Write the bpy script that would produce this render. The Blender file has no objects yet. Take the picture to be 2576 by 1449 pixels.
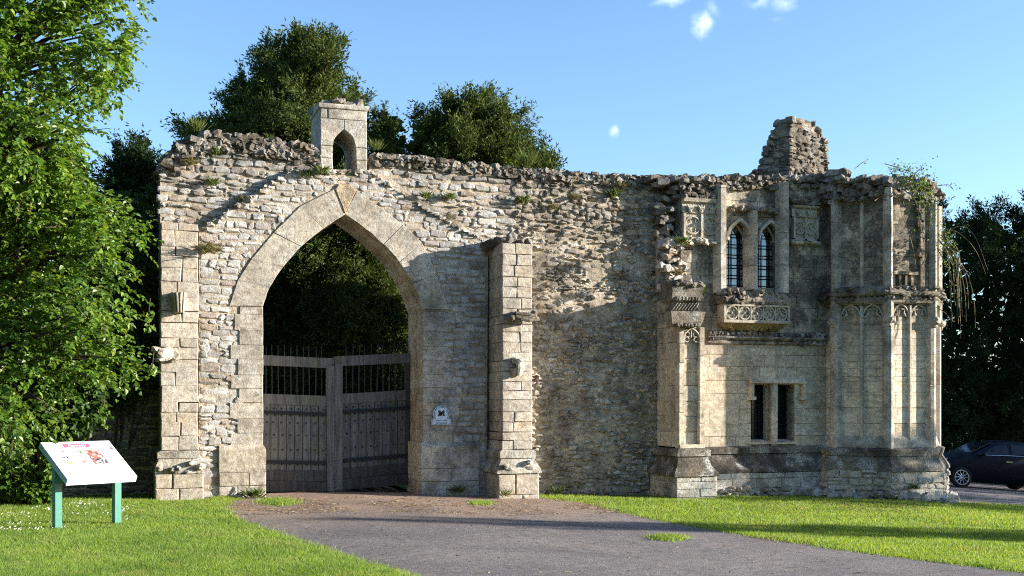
import bpy, math, random
import numpy as np
from math import sin, cos, tan, pi, radians, sqrt, floor
from mathutils import Vector, Matrix, noise
from mathutils.geometry import tessellate_polygon

R = random.Random(11)
NR = np.random.default_rng(11)
C = bpy.context.scene.collection

# ------------------------------------------------------------------ camera model
PHI = radians(19.0)
FPX, U0, HZ = 2862.0, 1288.0, 1004.0
CY, EYE = -19.6, 1.65
S_, C_ = sin(PHI), cos(PHI)


def gz(x, y):
    z = -0.026 * max(0.0, x - 3.0)
    if x > 14.0:
        z -= 0.05 * (x - 14.0)
    if x > 34:
        z += 0.076 * (x - 34)
    return z


def pt(u, v, y):
    k = (u - U0) / FPX
    t = (y - CY) / (C_ - S_ * k)
    return Vector((t * (S_ + C_ * k), y, EYE + t * (HZ - v) / FPX))


def ptT(u, v, t):
    k = (u - U0) / FPX
    return Vector((t * (S_ + C_ * k), CY + t * (C_ - S_ * k), EYE + t * (HZ - v) / FPX))


def gp(u, v):
    z = 0.0
    for _ in range(12):
        t = (EYE - z) * FPX / (v - HZ)
        p = ptT(u, v, t)
        z = gz(p.x, p.y)
    return Vector((p.x, p.y, z))


def X(u, y):
    return pt(u, HZ, y).x


def Zv(u, v, y):
    return pt(u, v, y).z


def PL(pts, y):
    return [(p.x, p.z) for p in (pt(u, v, y) for u, v in pts)]


# ------------------------------------------------------------------ mesh builder
def inpoly(x, z, poly):
    r = False
    j = len(poly) - 1
    for i in range(len(poly)):
        xi, zi = poly[i]
        xj, zj = poly[j]
        if (zi > z) != (zj > z) and x < (xj - xi) * (z - zi) / (zj - zi) + xi:
            r = not r
        j = i
    return r


class Fr:
    def __init__(s, O, A=(1, 0, 0), N=(0, -1, 0)):
        s.O, s.A, s.N = Vector(O), Vector(A).normalized(), Vector(N).normalized()

    def P(s, a, z, n=0.0):
        v = s.O + s.A * a + s.N * n
        v.z += z
        return v


def FW(y):
    return Fr((0, y, 0))


class MB:
    def __init__(s):
        s.V, s.F, s.M, s.m, s.S, s.sm = [], [], [], 0, [], False

    def add(s, vs, fs):
        b = len(s.V)
        s.V.extend(vs)
        for f in fs:
            s.F.append([b + i for i in f])
            s.M.append(s.m)
            s.S.append(s.sm)

    def rings(s, rings, cap0=True, cap1=True, closed=True):
        n = len(rings[0])
        vs = [p for r in rings for p in r]
        fs = []
        for k in range(len(rings) - 1):
            for i in range(n if closed else n - 1):
                j = (i + 1) % n
                fs.append((k * n + i, k * n + j, (k + 1) * n + j, (k + 1) * n + i))
        if cap0:
            fs.append(tuple(reversed(range(n))))
        if cap1:
            fs.append(tuple(range((len(rings) - 1) * n, len(rings) * n)))
        s.add(vs, fs)

    def prism(s, fr, poly, n0, n1, bev=0.0, jit=0.0):
        cx = sum(p[0] for p in poly) / len(poly)
        cz = sum(p[1] for p in poly) / len(poly)
        j = [(R.uniform(-jit, jit), R.uniform(-jit, jit)) for _ in poly]
        poly = [(a + q[0], z + q[1]) for (a, z), q in zip(poly, j)]
        r0 = [fr.P(a, z, n0) for a, z in poly]
        if bev > 0:
            def ins(a, z):
                dx, dz = cx - a, cz - z
                d = max(1e-6, sqrt(dx * dx + dz * dz))
                return a + dx / d * bev * 1.3, z + dz / d * bev * 1.3
            r1 = [fr.P(a, z, n1 - bev) for a, z in poly]
            r2 = [fr.P(*ins(a, z), n1) for a, z in poly]
            s.rings([r0, r1, r2])
        else:
            s.rings([r0, [fr.P(a, z, n1) for a, z in poly]])

    def rect(s, fr, a0, a1, z0, z1, n0, n1, bev=0.0, jit=0.0):
        s.prism(fr, [(a0, z0), (a1, z0), (a1, z1), (a0, z1)], n0, n1, bev, jit)

    def box(s, x0, x1, y0, y1, z0, z1):
        s.rect(FW(y1), x0, x1, z0, z1, 0, y1 - y0)

    def sheet(s, fr, outer, holes, n0, n1):
        """slab with holes, front at n1, back at n0"""
        loops = [outer] + holes
        flat = [p for l in loops for p in l]
        tris = tessellate_polygon([[Vector((a, z, 0)) for a, z in l] for l in loops])
        N = len(flat)
        vs = [fr.P(a, z, n1) for a, z in flat] + [fr.P(a, z, n0) for a, z in flat]
        fs = []
        for t in tris:
            fs.append(tuple(t))
            fs.append(tuple(i + N for i in reversed(t)))
        b = 0
        for l in loops:
            for i in range(len(l)):
                j = (i + 1) % len(l)
                fs.append((b + i, b + j, b + j + N, b + i + N))
            b += len(l)
        s.add(vs, fs)

    def stone(s, fr, a0, a1, z0, z1, n0, prot, jit, bev, rnd):
        w, h = a1 - a0, z1 - z0
        base = [(0, 0), (.5, 0), (1, 0), (1, .5), (1, 1), (.5, 1), (0, 1), (0, .5)]
        jr = lambda k: R.uniform(-k, k)
        sk = jr(.25) * h
        r0, r1, r2 = [], [], []
        for i, (p, q) in enumerate(base):
            a, z = a0 + p * w, z0 + q * h
            r0.append(fr.P(a, z, n0 - .05))
            ja, jz = jr(jit), jr(jit)
            cr = rnd if i % 2 == 0 else 0
            ca, cz = (.5 - p) * 2 * cr, (.5 - q) * 2 * cr
            sa = sk * (q - .5)
            r1.append(fr.P(a + ja + ca + sa, z + jz + cz, n0 + prot * R.uniform(.3, .6)))
            ia, iz = (.5 - p) * 2 * min(bev, w * .3), (.5 - q) * 2 * min(bev, h * .3)
            r2.append(fr.P(a + ja + ca + sa + ia, z + jz + cz + iz, n0 + prot * R.uniform(.75, 1.1)))
        c = fr.P((a0 + a1) / 2 + jr(w * .15), (z0 + z1) / 2 + jr(h * .15), n0 + prot * R.uniform(.9, 1.25))
        fs = []
        for k in (0, 8):
            for i in range(8):
                j = (i + 1) % 8
                fs.append((k + i, k + j, k + 8 + j, k + 8 + i))
        for i in range(8):
            fs.append((16 + i, 16 + (i + 1) % 8, 24))
        s.add(r0 + r1 + r2 + [c], fs)

    def fill(s, fr, inside, a0, a1, z0, z1, hr, lr, gap, prot, jit, bev, rnd, n0=0.0, skip=None, wave=0.0, ends=0.0, step=.03):
        z = z0
        na = int((a1 - a0) / step) + 1
        while z < z1:
            h = R.uniform(*hr)
            ok = [all(inside(a0 + i * step, z + h * f) for f in (.12, .5, .88)) for i in range(na)]
            i = 0
            while i < na:
                if not ok[i]:
                    i += 1
                    continue
                j = i
                while j + 1 < na and ok[j + 1]:
                    j += 1
                s0, s1 = a0 + i * step - step * .4, a0 + j * step + step * .4
                i = j + 1
                if s1 - s0 < .06:
                    continue
                if ends:
                    s0 += R.uniform(-ends, ends)
                    s1 += R.uniform(-ends, ends)
                a = s0
                while a < s1 - .01:
                    l = R.uniform(*lr)
                    if s1 - (a + l) < lr[0] * .7:
                        l = s1 - a
                    if l > lr[1] * 1.6:
                        l = l / 2
                    zo = wave * (noise.noise((a * .9, z * 1.3, 3.1)) + .35 * noise.noise((a * 2.7, z * 2.1, 5.1))) if wave else 0
                    if jit > .01:
                        zo += R.uniform(-.014, .014)
                    hh = h * R.uniform(.86, 1.0) if jit > .008 else h
                    if not (skip and skip(a + l / 2, z + h / 2)):
                        if jit > .008 and h > .11 and l < .3 and R.random() < .14:
                            s.stone(fr, a, a + l - gap, z + zo, z + zo + h * .5 - gap, n0, R.uniform(*prot), jit, bev, rnd)
                            s.stone(fr, a, a + l - gap, z + zo + h * .5, z + zo + h - gap, n0, R.uniform(*prot), jit, bev, rnd)
                        else:
                            s.stone(fr, a, a + l - gap, z + zo, z + zo + hh - gap, n0, R.uniform(*prot), jit, bev, rnd)
                    a += l
            z += h

    def rock(s, c, rx, ry, rz, seed=None, rough=.25):
        if rough >= .3 and R.random() < .75:
            return s.chip(c, rx, ry, rz)
        base = ICO
        o = Vector((R.uniform(0, 99), R.uniform(0, 99), R.uniform(0, 99)))
        rot = Matrix.Rotation(R.uniform(0, 6.28), 3, 'Z') @ Matrix.Rotation(R.uniform(-.35, .35), 3, 'X')
        vs = []
        for v in base[0]:
            k = 1 + rough * 1.6 * noise.noise(v * 1.3 + o)
            # blocky: push towards a box
            m = max(abs(v.x), abs(v.y), abs(v.z))
            b = v.lerp(v / m * .82, .55) * k
            q = Vector((b.x * rx, b.y * ry, b.z * rz))
            vs.append(Vector(c) + rot @ q)
        s.add(vs, base[1])

    def chip(s, c, rx, ry, rz):
        """angular broken stone"""
        rot = Matrix.Rotation(R.uniform(-.6, .6), 3, 'Z') @ Matrix.Rotation(R.uniform(-.3, .3), 3, 'X') @ Matrix.Rotation(R.uniform(-.3, .3), 3, 'Y')
        j = lambda k: 1 + R.uniform(-k, k)
        vs = []
        for z in (-1, -.1, 1):
            f = 1.0 if z < 0 else R.uniform(.55, .9)
            for (x, y) in ((-1, -1), (0, -1.15), (1, -1), (1, 1), (-1, 1)):
                q = Vector((x * rx * .85 * j(.3) * f, y * ry * .85 * j(.25) * f, z * rz * .9 * j(.3)))
                vs.append(Vector(c) + rot @ q)
        s.rings([vs[0:5], vs[5:10], vs[10:15]])

    def tube(s, pts, r, n=6, closed=False, caps=True):
        pts = [Vector(p) for p in pts]
        rs = r if isinstance(r, (list, tuple)) else [r] * len(pts)
        rings = []
        up = Vector((0.13, 0.21, 0.97)).normalized()
        for i, p in enumerate(pts):
            if closed:
                d = pts[(i + 1) % len(pts)] - pts[i - 1]
            else:
                d = pts[min(i + 1, len(pts) - 1)] - pts[max(i - 1, 0)]
            d = d.normalized() if d.length > 1e-9 else Vector((0, 0, 1))
            a = d.cross(up)
            if a.length < .05:
                a = d.cross(Vector((1, 0, 0)))
            a.normalize()
            b = d.cross(a)
            rings.append([p + (a * cos(2 * pi * k / n) + b * sin(2 * pi * k / n)) * rs[i] for k in range(n)])
        if closed:
            rings.append(rings[0])
            caps = False
        s.rings(rings, caps, caps)

    def build(s, name, mats, parent=None, base=None, smooth=False):
        me = bpy.data.meshes.new(name)
        off = Vector(base) if base is not None else Vector((0, 0, 0))
        me.from_pydata([tuple(Vector(v) - off) for v in s.V], [], s.F)
        for m in (mats if isinstance(mats, (list, tuple)) else [mats]):
            me.materials.append(m)
        if any(s.M):
            me.polygons.foreach_set('material_index', s.M)
        sm = [bool(smooth or q) for q in s.S]
        me.polygons.foreach_set('use_smooth', sm)
        me.update()
        return link(name, me, parent, off)


def mk_ico():
    import bmesh
    bm = bmesh.new()
    bmesh.ops.create_icosphere(bm, subdivisions=2, radius=1)
    bm.verts.ensure_lookup_table()
    r = ([v.co.copy() for v in bm.verts], [[v.index for v in f.verts] for f in bm.faces])
    bm.free()
    return r


ICO = mk_ico()
LOC = {}


def link(name, me, parent=None, off=(0, 0, 0)):
    o = bpy.data.objects.new(name, me)
    C.objects.link(o)
    o.location = off
    if parent is not None:
        o.parent = parent
        o.matrix_parent_inverse = Matrix.Translation(-LOC.get(parent.name, Vector((0, 0, 0))))
        LOC[o.name] = Vector((0, 0, 0)) if Vector(off).length < 1e-9 else Vector(off)
    else:
        LOC[o.name] = Vector(off)
    return o


def tag(o, label=None, cat=None, group=None, kind=None):
    if label:
        o['label'] = label
    if cat:
        o['category'] = cat
    if group:
        o['group'] = group
    if kind:
        o['kind'] = kind
    return o


def thing(name, label, cat, loc=(0, 0, 0), group=None):
    o = bpy.data.objects.new(name, None)
    C.objects.link(o)
    o.location = loc
    o.empty_display_size = .2
    LOC[o.name] = Vector(loc)
    return tag(o, label, cat, group)


def npmesh(name, V, T, mat, parent=None, base=(0, 0, 0), smooth=False, loop=3):
    me = bpy.data.meshes.new(name)
    V = np.asarray(V, dtype=np.float32) - np.asarray(base, dtype=np.float32)
    n, m = len(V), len(T)
    me.vertices.add(n)
    me.vertices.foreach_set('co', V.reshape(-1))
    me.loops.add(m * loop)
    me.loops.foreach_set('vertex_index', np.asarray(T, dtype=np.int32).reshape(-1))
    me.polygons.add(m)
    me.polygons.foreach_set('loop_start', np.arange(m, dtype=np.int32) * loop)
    me.polygons.foreach_set('use_smooth', np.full(m, smooth))
    me.materials.append(mat)
    me.update(calc_edges=True)
    me.validate()
    return link(name, me, parent, base)


# ------------------------------------------------------------------ materials
class NT:
    def __init__(s, name):
        s.mat = bpy.data.materials.new(name)
        s.mat.use_nodes = True
        s.t = s.mat.node_tree
        s.t.nodes.clear()

    def n(s, ty, **kw):
        nd = s.t.nodes.new(ty)
        for k, v in kw.items():
            if k.startswith('_'):
                setattr(nd, k[1:], v)
            else:
                key = int(k[1:]) if k[0] == 'i' and k[1:].isdigit() else k.replace('__', ' ')
                sk = nd.inputs[key]
                if isinstance(v, bpy.types.NodeSocket):
                    s.t.links.new(v, sk)
                else:
                    sk.default_value = v
        return nd

    def ramp(s, fac, stops, interp='LINEAR'):
        nd = s.n('ShaderNodeValToRGB')
        cr = nd.color_ramp
        cr.interpolation = interp
        while len(cr.elements) < len(stops):
            cr.elements.new(.5)
        for e, (p, c) in zip(cr.elements, stops):
            e.position = p
            e.color = (*c, 1) if len(c) == 3 else c
        s.t.links.new(fac, nd.inputs[0])
        return nd.outputs[0]

    def noise(s, vec, scale, detail=5, rough=.6, dist=0.0):
        nd = s.n('ShaderNodeTexNoise', Vector=vec, Scale=scale, Detail=detail, Roughness=rough, Distortion=dist)
        return nd.outputs[0]

    def step(s, x, a, b):
        nd = s.n('ShaderNodeMapRange', Value=x)
        nd.inputs[1].default_value, nd.inputs[2].default_value = a, b
        nd.inputs[3].default_value, nd.inputs[4].default_value = 0, 1
        return nd.outputs[0]

    def m(s, op, a, b=0.0):
        return s.n('ShaderNodeMath', _operation=op, i0=a, i1=b).outputs[0]

    def mix(s, f, a, b, bt='MIX'):
        nd = s.n('ShaderNodeMix', _data_type='RGBA', _blend_type=bt)
        for i, v in ((0, f), (6, a), (7, b)):
            if isinstance(v, bpy.types.NodeSocket):
                s.t.links.new(v, nd.inputs[i])
            else:
                nd.inputs[i].default_value = (*v, 1) if isinstance(v, tuple) and len(v) == 3 else v
        return nd.outputs[2]

    def out(s, sh, disp=None):
        o = s.n('ShaderNodeOutputMaterial', Surface=sh)
        return s.mat


def stone_mat(name, cols, lichen=.25, dark=.25, zdark=None, orange=.1, bump=.5, rough=.9, fine=1.0, joints=None, moss=0.0, white=(.58, .57, .53), darkc=(.045, .038, .03), strat=0.0, streak=0.0):
    b = NT(name)
    g = b.n('ShaderNodeNewGeometry')
    pos = g.outputs['Position']
    rnd = g.outputs['Random Per Island']
    col = b.ramp(rnd, [(i / (len(cols) - 1), c) for i, c in enumerate(cols)])
    n1 = b.noise(pos, 2.3, 6, .65)
    n2 = b.noise(pos, 13 * fine, 7, .7)
    n3 = b.noise(pos, 45 * fine, 4, .7)
    col = b.mix(1.0, col, b.ramp(n1, [(.3, (.62, .58, .54)), (.5, (1, 1, 1)), (.7, (1.12, 1.06, .95))]), 'MULTIPLY')
    col = b.mix(1.0, col, b.ramp(n2, [(.3, (.55, .52, .5)), (.5, (1, 1, 1)), (.7, (1.2, 1.2, 1.2))]), 'MULTIPLY')
    col = b.mix(1.0, col, b.ramp(n3, [(.33, (.74, .73, .72)), (.5, (1, 1, 1)), (.66, (1.13, 1.13, 1.13))]), 'MULTIPLY')
    if strat:
        mp0 = b.n('ShaderNodeMapping', Vector=pos)
        mp0.inputs['Scale'].default_value = (1, 1, 2.4)
        ns = b.noise(mp0.outputs[0], 5.5, 8, .78, .6)
        lo = 1 - strat
        col = b.mix(1.0, col, b.ramp(ns, [(.36, (lo * .95, lo * .92, lo * .9)), (.48, (.92, .88, .84)), (.6, (1.14, 1.11, 1.05))]), 'MULTIPLY')
    if joints:
        mp = b.n('ShaderNodeCombineXYZ')
        sx = b.n('ShaderNodeSeparateXYZ', Vector=pos)
        dx = b.m('ADD', sx.outputs[0], b.m('MULTIPLY', sx.outputs[1], .8))
        b.t.links.new(dx, mp.inputs[0])
        b.t.links.new(sx.outputs[2], mp.inputs[1])
        wob = b.n('ShaderNodeVectorMath', _operation='SCALE', i0=b.n('ShaderNodeTexNoise', Vector=pos, Scale=3.0).outputs[1])
        wob.inputs[3].default_value = .03
        vv = b.n('ShaderNodeVectorMath', _operation='ADD', i0=mp.outputs[0], i1=wob.outputs[0])
        br = b.n('ShaderNodeTexBrick', Vector=vv.outputs[0], Scale=1.0, Color1=(0, 0, 0, 1), Color2=(1, 1, 1, 1), Mortar=(0, 0, 0, 1))
        br.inputs['Mortar Size'].default_value = .007
        br.inputs['Mortar Smooth'].default_value = .3
        br.inputs['Brick Width'].default_value = joints[0]
        br.inputs['Row Height'].default_value = joints[1]
        col = b.mix(.75, col, b.ramp(br.outputs[0], [(0, (.72, .68, .62)), (.5, (1, 1, 1)), (1, (1.18, 1.1, .98))]), 'MULTIPLY')
        jt = br.outputs[1]
        col = b.mix(b.m('MULTIPLY', jt, .45), col, (.09, .075, .06))
    if orange:
        f = b.step(b.m('MULTIPLY', b.noise(pos, 4.5, 5, .7), 1.0), .62, .70)
        f = b.m('MULTIPLY', f, b.step(n3, .45, .6))
        col = b.mix(b.m('MULTIPLY', f, orange * 4), col, (.42, .22, .05))
    if lichen:
        f = b.m('MULTIPLY', b.step(b.noise(pos, 3.4, 4, .6, .5), .48, .66), b.step(n3, .44, .62))
        col = b.mix(b.m('MULTIPLY', f, lichen * 3), col, white)
    if dark or zdark:
        f = b.m('MULTIPLY', b.step(b.noise(pos, 1.1, 7, .72), .47, .62), dark * 2)
        if zdark:
            z = b.n('ShaderNodeSeparateXYZ', Vector=pos).outputs[2]
            zz = b.m('ADD', z, b.m('MULTIPLY', b.m('SUBTRACT', n1, .5), zdark[2]))
            f = b.m('MAXIMUM', f, b.m('MULTIPLY', b.step(zz, zdark[0], zdark[1]), b.m('MULTIPLY', b.step(n2, .28, .5), b.step(b.noise(pos, 2.1, 8, .75, .4), .36, .52))))
        f = b.m('MINIMUM', f, .92)
        f = b.m('MULTIPLY', f, b.step(n3, .2, .5))
        col = b.mix(f, col, darkc)
    if streak:
        mp1 = b.n('ShaderNodeMapping', Vector=pos)
        mp1.inputs['Scale'].default_value = (5.5, 5.5, .45)
        f = b.m('MULTIPLY', b.step(b.noise(mp1.outputs[0], 1.0, 7, .72), .53, .68), b.step(n2, .35, .55))
        col = b.mix(b.m('MULTIPLY', f, streak), col, (.09, .078, .06))
    if moss:
        f = b.m('MULTIPLY', b.step(b.noise(pos, 2.2, 6, .7), .56, .66), moss)
        col = b.mix(f, col, (.10, .085, .025))
    hgt = b.m('ADD', b.m('MULTIPLY', n2, 1.0), b.m('MULTIPLY', n3, .45))
    if joints:
        hgt = b.m('SUBTRACT', hgt, b.m('MULTIPLY', jt, .7))
    bp = b.n('ShaderNodeBump', Strength=bump, Distance=.03, Height=hgt)
    p = b.n('ShaderNodeBsdfPrincipled', Base__Color=col, Roughness=rough, Normal=bp.outputs[0])
    p.inputs['Specular IOR Level'].default_value = .2
    return b.out(p.outputs[0])


def plain_mat(name, col, rough=.6, metal=0.0, spec=.5, var=0.0, scale=8, bump=0.0, coat=0.0):
    b = NT(name)
    c = (*col, 1)
    kw = {}
    if var or bump:
        tc = b.n('ShaderNodeNewGeometry').outputs['Position']
        nz = b.noise(tc, scale, 6, .65)
        if var:
            c = b.mix(1.0, tuple(col), b.ramp(nz, [(.3, (1 - var,) * 3), (.7, (1 + var,) * 3)]), 'MULTIPLY')
        if bump:
            kw['Normal'] = b.n('ShaderNodeBump', Strength=bump, Distance=.02, Height=nz).outputs[0]
    p = b.n('ShaderNodeBsdfPrincipled', Base__Color=c, Roughness=rough, Metallic=metal, **kw)
    p.inputs['Specular IOR Level'].default_value = spec
    p.inputs['Coat Weight'].default_value = coat
    return b.out(p.outputs[0])


def leaf_mat(name, cols, trans=.35, gloss=.35, rough=.45, tcol=1.6, patch=False):
    b = NT(name)
    g = b.n('ShaderNodeNewGeometry')
    col = b.ramp(g.outputs['Random Per Island'], [(i / (len(cols) - 1), c) for i, c in enumerate(cols)])
    col = b.mix(1.0, col, b.ramp(b.noise(g.outputs['Position'], .9, 3), [(.3, (.75, .8, .8)), (.7, (1.2, 1.15, 1.0))]), 'MULTIPLY')
    if patch:
        pp = g.outputs['Position']
        col = b.mix(b.m('MULTIPLY', b.step(b.noise(pp, 1.6, 6, .7), .53, .68), .55), col, (.34, .31, .13))
        col = b.mix(b.m('MULTIPLY', b.step(b.noise(pp, 2.4, 5, .65, 1.0), .55, .66), .6), col, (.075, .16, .03))
    p = b.n('ShaderNodeBsdfPrincipled', Base__Color=col, Roughness=rough)
    p.inputs['Specular IOR Level'].default_value = gloss
    tr = b.n('ShaderNodeBsdfTranslucent', Color=b.mix(1.0, col, (tcol * 1.1, tcol, tcol * .45), 'MULTIPLY'))
    mx = b.n('ShaderNodeMixShader', i0=trans, i1=p.outputs[0], i2=tr.outputs[0])
    return b.out(mx.outputs[0])


CREAM = [(0.322, 0.295, 0.265), (0.487, 0.458, 0.424), (0.390, 0.374, 0.360), (0.546, 0.517, 0.482), (0.283, 0.256, 0.228), (0.449, 0.424, 0.398), (0.507, 0.468, 0.408), (0.302, 0.222, 0.175), (0.429, 0.404, 0.376), (0.351, 0.295, 0.249)]
GREY = [(0.322, 0.291, 0.254), (0.458, 0.424, 0.382), (0.244, 0.217, 0.185), (0.526, 0.492, 0.445), (0.361, 0.295, 0.228), (0.292, 0.271, 0.254), (0.449, 0.379, 0.286), (0.390, 0.369, 0.350)]
HONEY = [(0.409, 0.355, 0.286), (0.487, 0.433, 0.360), (0.439, 0.394, 0.339), (0.526, 0.473, 0.403), (0.390, 0.350, 0.297), (0.468, 0.404, 0.318)]

M_rub = stone_mat('rubble_stone', CREAM, lichen=.25, dark=.16, orange=.12, zdark=(5.3, 6.4, 1.6), streak=.25)
M_rub2 = stone_mat('upper_rubble_stone', CREAM, lichen=.3, dark=.22, orange=.1, zdark=(4.9, 5.9, 1.6), streak=.35)
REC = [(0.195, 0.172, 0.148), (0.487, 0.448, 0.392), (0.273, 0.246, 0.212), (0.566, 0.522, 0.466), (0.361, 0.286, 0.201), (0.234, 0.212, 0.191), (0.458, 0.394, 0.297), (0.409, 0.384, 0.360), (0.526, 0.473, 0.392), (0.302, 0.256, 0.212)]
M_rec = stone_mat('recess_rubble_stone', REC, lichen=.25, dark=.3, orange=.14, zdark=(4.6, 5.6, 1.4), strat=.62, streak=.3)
M_mor = stone_mat('old_mortar', [(.43, .37, .285), (.45, .39, .30)], lichen=.15, dark=.25, orange=.16, bump=1.0, strat=.5)
M_ash = stone_mat('ashlar_stone', HONEY, lichen=.22, dark=.12, orange=.16, bump=.45, strat=.15, streak=.4)
M_ring = stone_mat('arch_stone', [(.40, .365, .31), (.46, .42, .35), (.43, .39, .33), (.38, .34, .28), (.48, .435, .37)], lichen=.3, dark=.22, orange=.14, bump=.5, strat=.2, streak=.4)
M_shaft = stone_mat('shaft_stone', HONEY, lichen=.2, dark=.3, orange=.1, bump=.4, strat=.2, streak=.5)
M_key = stone_mat('iron_stone', [(.40, .31, .20), (.43, .34, .23)], lichen=.12, dark=.25, orange=.3, bump=1.2, strat=.3)
HONEY2 = [(0.51, 0.435, 0.325), (0.595, 0.52, 0.41), (0.545, 0.48, 0.38), (0.635, 0.56, 0.45), (0.48, 0.425, 0.335), (0.565, 0.475, 0.355)]
M_fac = stone_mat('facade_stone', HONEY2, lichen=.16, dark=.15, orange=.1, bump=.35, zdark=(2.3, 3.3, 2.2), strat=.25, streak=.6)
M_tur = stone_mat('turret_stone', HONEY2, lichen=.16, dark=.12, orange=.08, bump=.3, joints=(.62, .30), zdark=(2.4, 3.4, 2.0), strat=.2, streak=.55)
M_base = stone_mat('plinth_stone', [(.44, .42, .37), (.52, .50, .45), (.40, .37, .31), (.48, .45, .38)], lichen=.32, dark=.35, orange=.1, bump=.7, white=(.54, .56, .56), strat=.25, streak=.3)
M_dark = stone_mat('weathered_carving', [(.20, .17, .13), (.26, .22, .17), (.17, .145, .11)], lichen=.2, dark=.5, orange=.08, bump=1.0)
M_darkr = stone_mat('weathered_rubble', [(.13, .11, .085), (.20, .17, .135), (.09, .075, .06), (.155, .12, .09), (.25, .215, .17), (.115, .085, .065)], lichen=.3, dark=.4, orange=.1, bump=.8, moss=.5)
M_trac = stone_mat('carved_stone', [(.42, .37, .29), (.48, .42, .33)], lichen=.2, dark=.2, orange=.1, bump=.5)
M_oran = stone_mat('lichened_stone', [(.44, .30, .12), (.36, .27, .14)], lichen=.1, dark=.3, orange=.3, bump=.8)
# ================================================================== GATEHOUSE
YG, YU, YBK = -0.105, 0.0, 0.95
GH = thing('ruined_gatehouse', 'roofless ruined medieval stone gatehouse with pointed arch and carved turret', 'gatehouse', pt(1100, 1250, 0.3))
UP = FW(0.0)
GA = FW(YG)


def curve(pts, n):
    """Catmull-Rom through 2D points"""
    o = []
    P = [pts[0]] + list(pts) + [pts[-1]]
    for i in range(1, len(P) - 2):
        for k in range(n):
            t = k / n
            a, b, c, d = P[i - 1], P[i], P[i + 1], P[i + 2]
            o.append(tuple(.5 * ((2 * b[q]) + (-a[q] + c[q]) * t + (2 * a[q] - 5 * b[q] + 4 * c[q] - d[q]) * t * t + (-a[q] + 3 * b[q] - 3 * c[q] + d[q]) * t ** 3) for q in (0, 1)))
    o.append(tuple(pts[-1]))
    return o


LI = [(662, 770), (679, 722), (712, 672), (758, 620), (813, 575), (868, 538)]
LO = [(578, 770), (598, 705), (635, 648), (688, 585), (755, 518), (840, 476)]
RI = [(868, 538), (918, 574), (965, 615), (1005, 659), (1038, 712), (1064, 777)]
RO = [(898, 480), (962, 526), (1014, 566), (1062, 612), (1098, 690), (1132, 778)]
YR = -.136
li, lo, ri, ro = [PL(q, YR) for q in (LI, LO, RI, RO)]
lic, ric = curve(li, 4), curve(ri, 4)
zb = -0.6
xl, xr = li[0][0], ri[-1][0]
notch = [(xl, zb)] + lic + ric[1:] + [(xr, zb)]
ringpoly = [(xl, li[0][1])] + lic + ric[1:] + list(reversed(ro)) + list(reversed(lo))

TOPV = [(403, 470), (404, 425), (425, 392), (445, 368), (475, 350), (515, 340), (560, 342), (640, 352), (720, 362), (785, 374), (800, 428), (928, 428), (935, 390),
        (1000, 394), (1100, 404), (1200, 416), (1300, 426), (1400, 434), (1500, 442), (1600, 448), (1712, 448)]
top = PL(TOPV, 0.0)
xL0, xR0 = X(403, 0), X(1712, 0)
upoly = [(xR0, zb - .4)] + list(reversed(top)) + [(xL0, zb)] + notch
xgl, xgr = X(500, YG), X(1222, YG)
GT = PL([(500, 577), (512, 572), (560, 540), (640, 487), (735, 428), (930, 428), (975, 443), (1060, 505), (1150, 556), (1228, 606)], YG)
gpoly = [(xgr, zb - .1)] + list(reversed(GT)) + [(xgl, zb)] + notch

mb = MB()
mb.m = 1
mb.sheet(UP, upoly, [], -YBK, -.010)
mb.m = 0
gx = lambda a, z: inpoly(a, z, gpoly)
ubody = [(xR0, -.5)] + list(reversed(top)) + [(xL0, -.05)]
gin = [(a, z - .06) for a, z in GT]
gfull = [(xgr, zb)] + list(reversed(gin)) + [(xgl, zb)]
xpil = X(499, 0)
zpt = Zv(0, 560, 0)
buttL, buttR = X(1240, 0), X(1338, 0)


def in_up(a, z):
    if not inpoly(a, z, ubody) or inpoly(a, z, gfull):
        return False
    if a < xpil + .03 and z < zpt:
        return False
    if a > X(1300, 0):
        return False
    return True


mb.fill(UP, in_up, xL0, X(1300, 0), Zv(0, 640, 0), Zv(600, 338, 0) + .1, (.065, .15), (.09, .36), .009, (.006, .045), .016, .014, .016, n0=-.004, wave=.12, ends=.05)
o_up = mb.build('upper_wall', [M_rub2, M_mor], GH)

# recess wall between the buttress and the house front
mb = MB()
xrr = X(1705, 0)


def in_rec(a, z):
    return inpoly(a, z, ubody) and a > X(1290, 0) and a < xrr


def skip_rec(a, z):
    hi = Zv(1500, 560, 0)
    thr = .42 if z < hi else .7
    return noise.noise((a * 2.3, z * 2.3, 8.2)) > thr or R.random() < .06


zm = Zv(1500, 600, 0)
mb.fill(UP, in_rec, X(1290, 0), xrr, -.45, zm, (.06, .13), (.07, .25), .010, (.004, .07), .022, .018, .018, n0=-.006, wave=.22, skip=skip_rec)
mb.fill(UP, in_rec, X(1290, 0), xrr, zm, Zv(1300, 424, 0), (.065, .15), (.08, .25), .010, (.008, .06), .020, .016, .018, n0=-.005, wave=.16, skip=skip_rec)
mb.build('recess_wall', [M_rec], GH)

# lower gabled wall
mb = MB()
mb.m = 1
mb.sheet(GA, gpoly, [], YG + .012, .006)
mb.m = 0
jl, jr = xl - .34, xr + .34
zsp = Zv(662, 772, YR)


def in_g(a, z):
    if not inpoly(a, z, gpoly) or inpoly(a, z, ringpoly):
        return False
    if z < zsp and (jl < a < jr):
        return False
    return a > xgl + .02


mb.fill(GA, in_g, xgl, xgr, -.3, GT[4][1] + .05, (.075, .15), (.10, .34), .008, (.008, .036), .014, .013, .010, wave=.08)
mb.build('gabled_wall', [M_rub, M_mor], GH)

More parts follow.
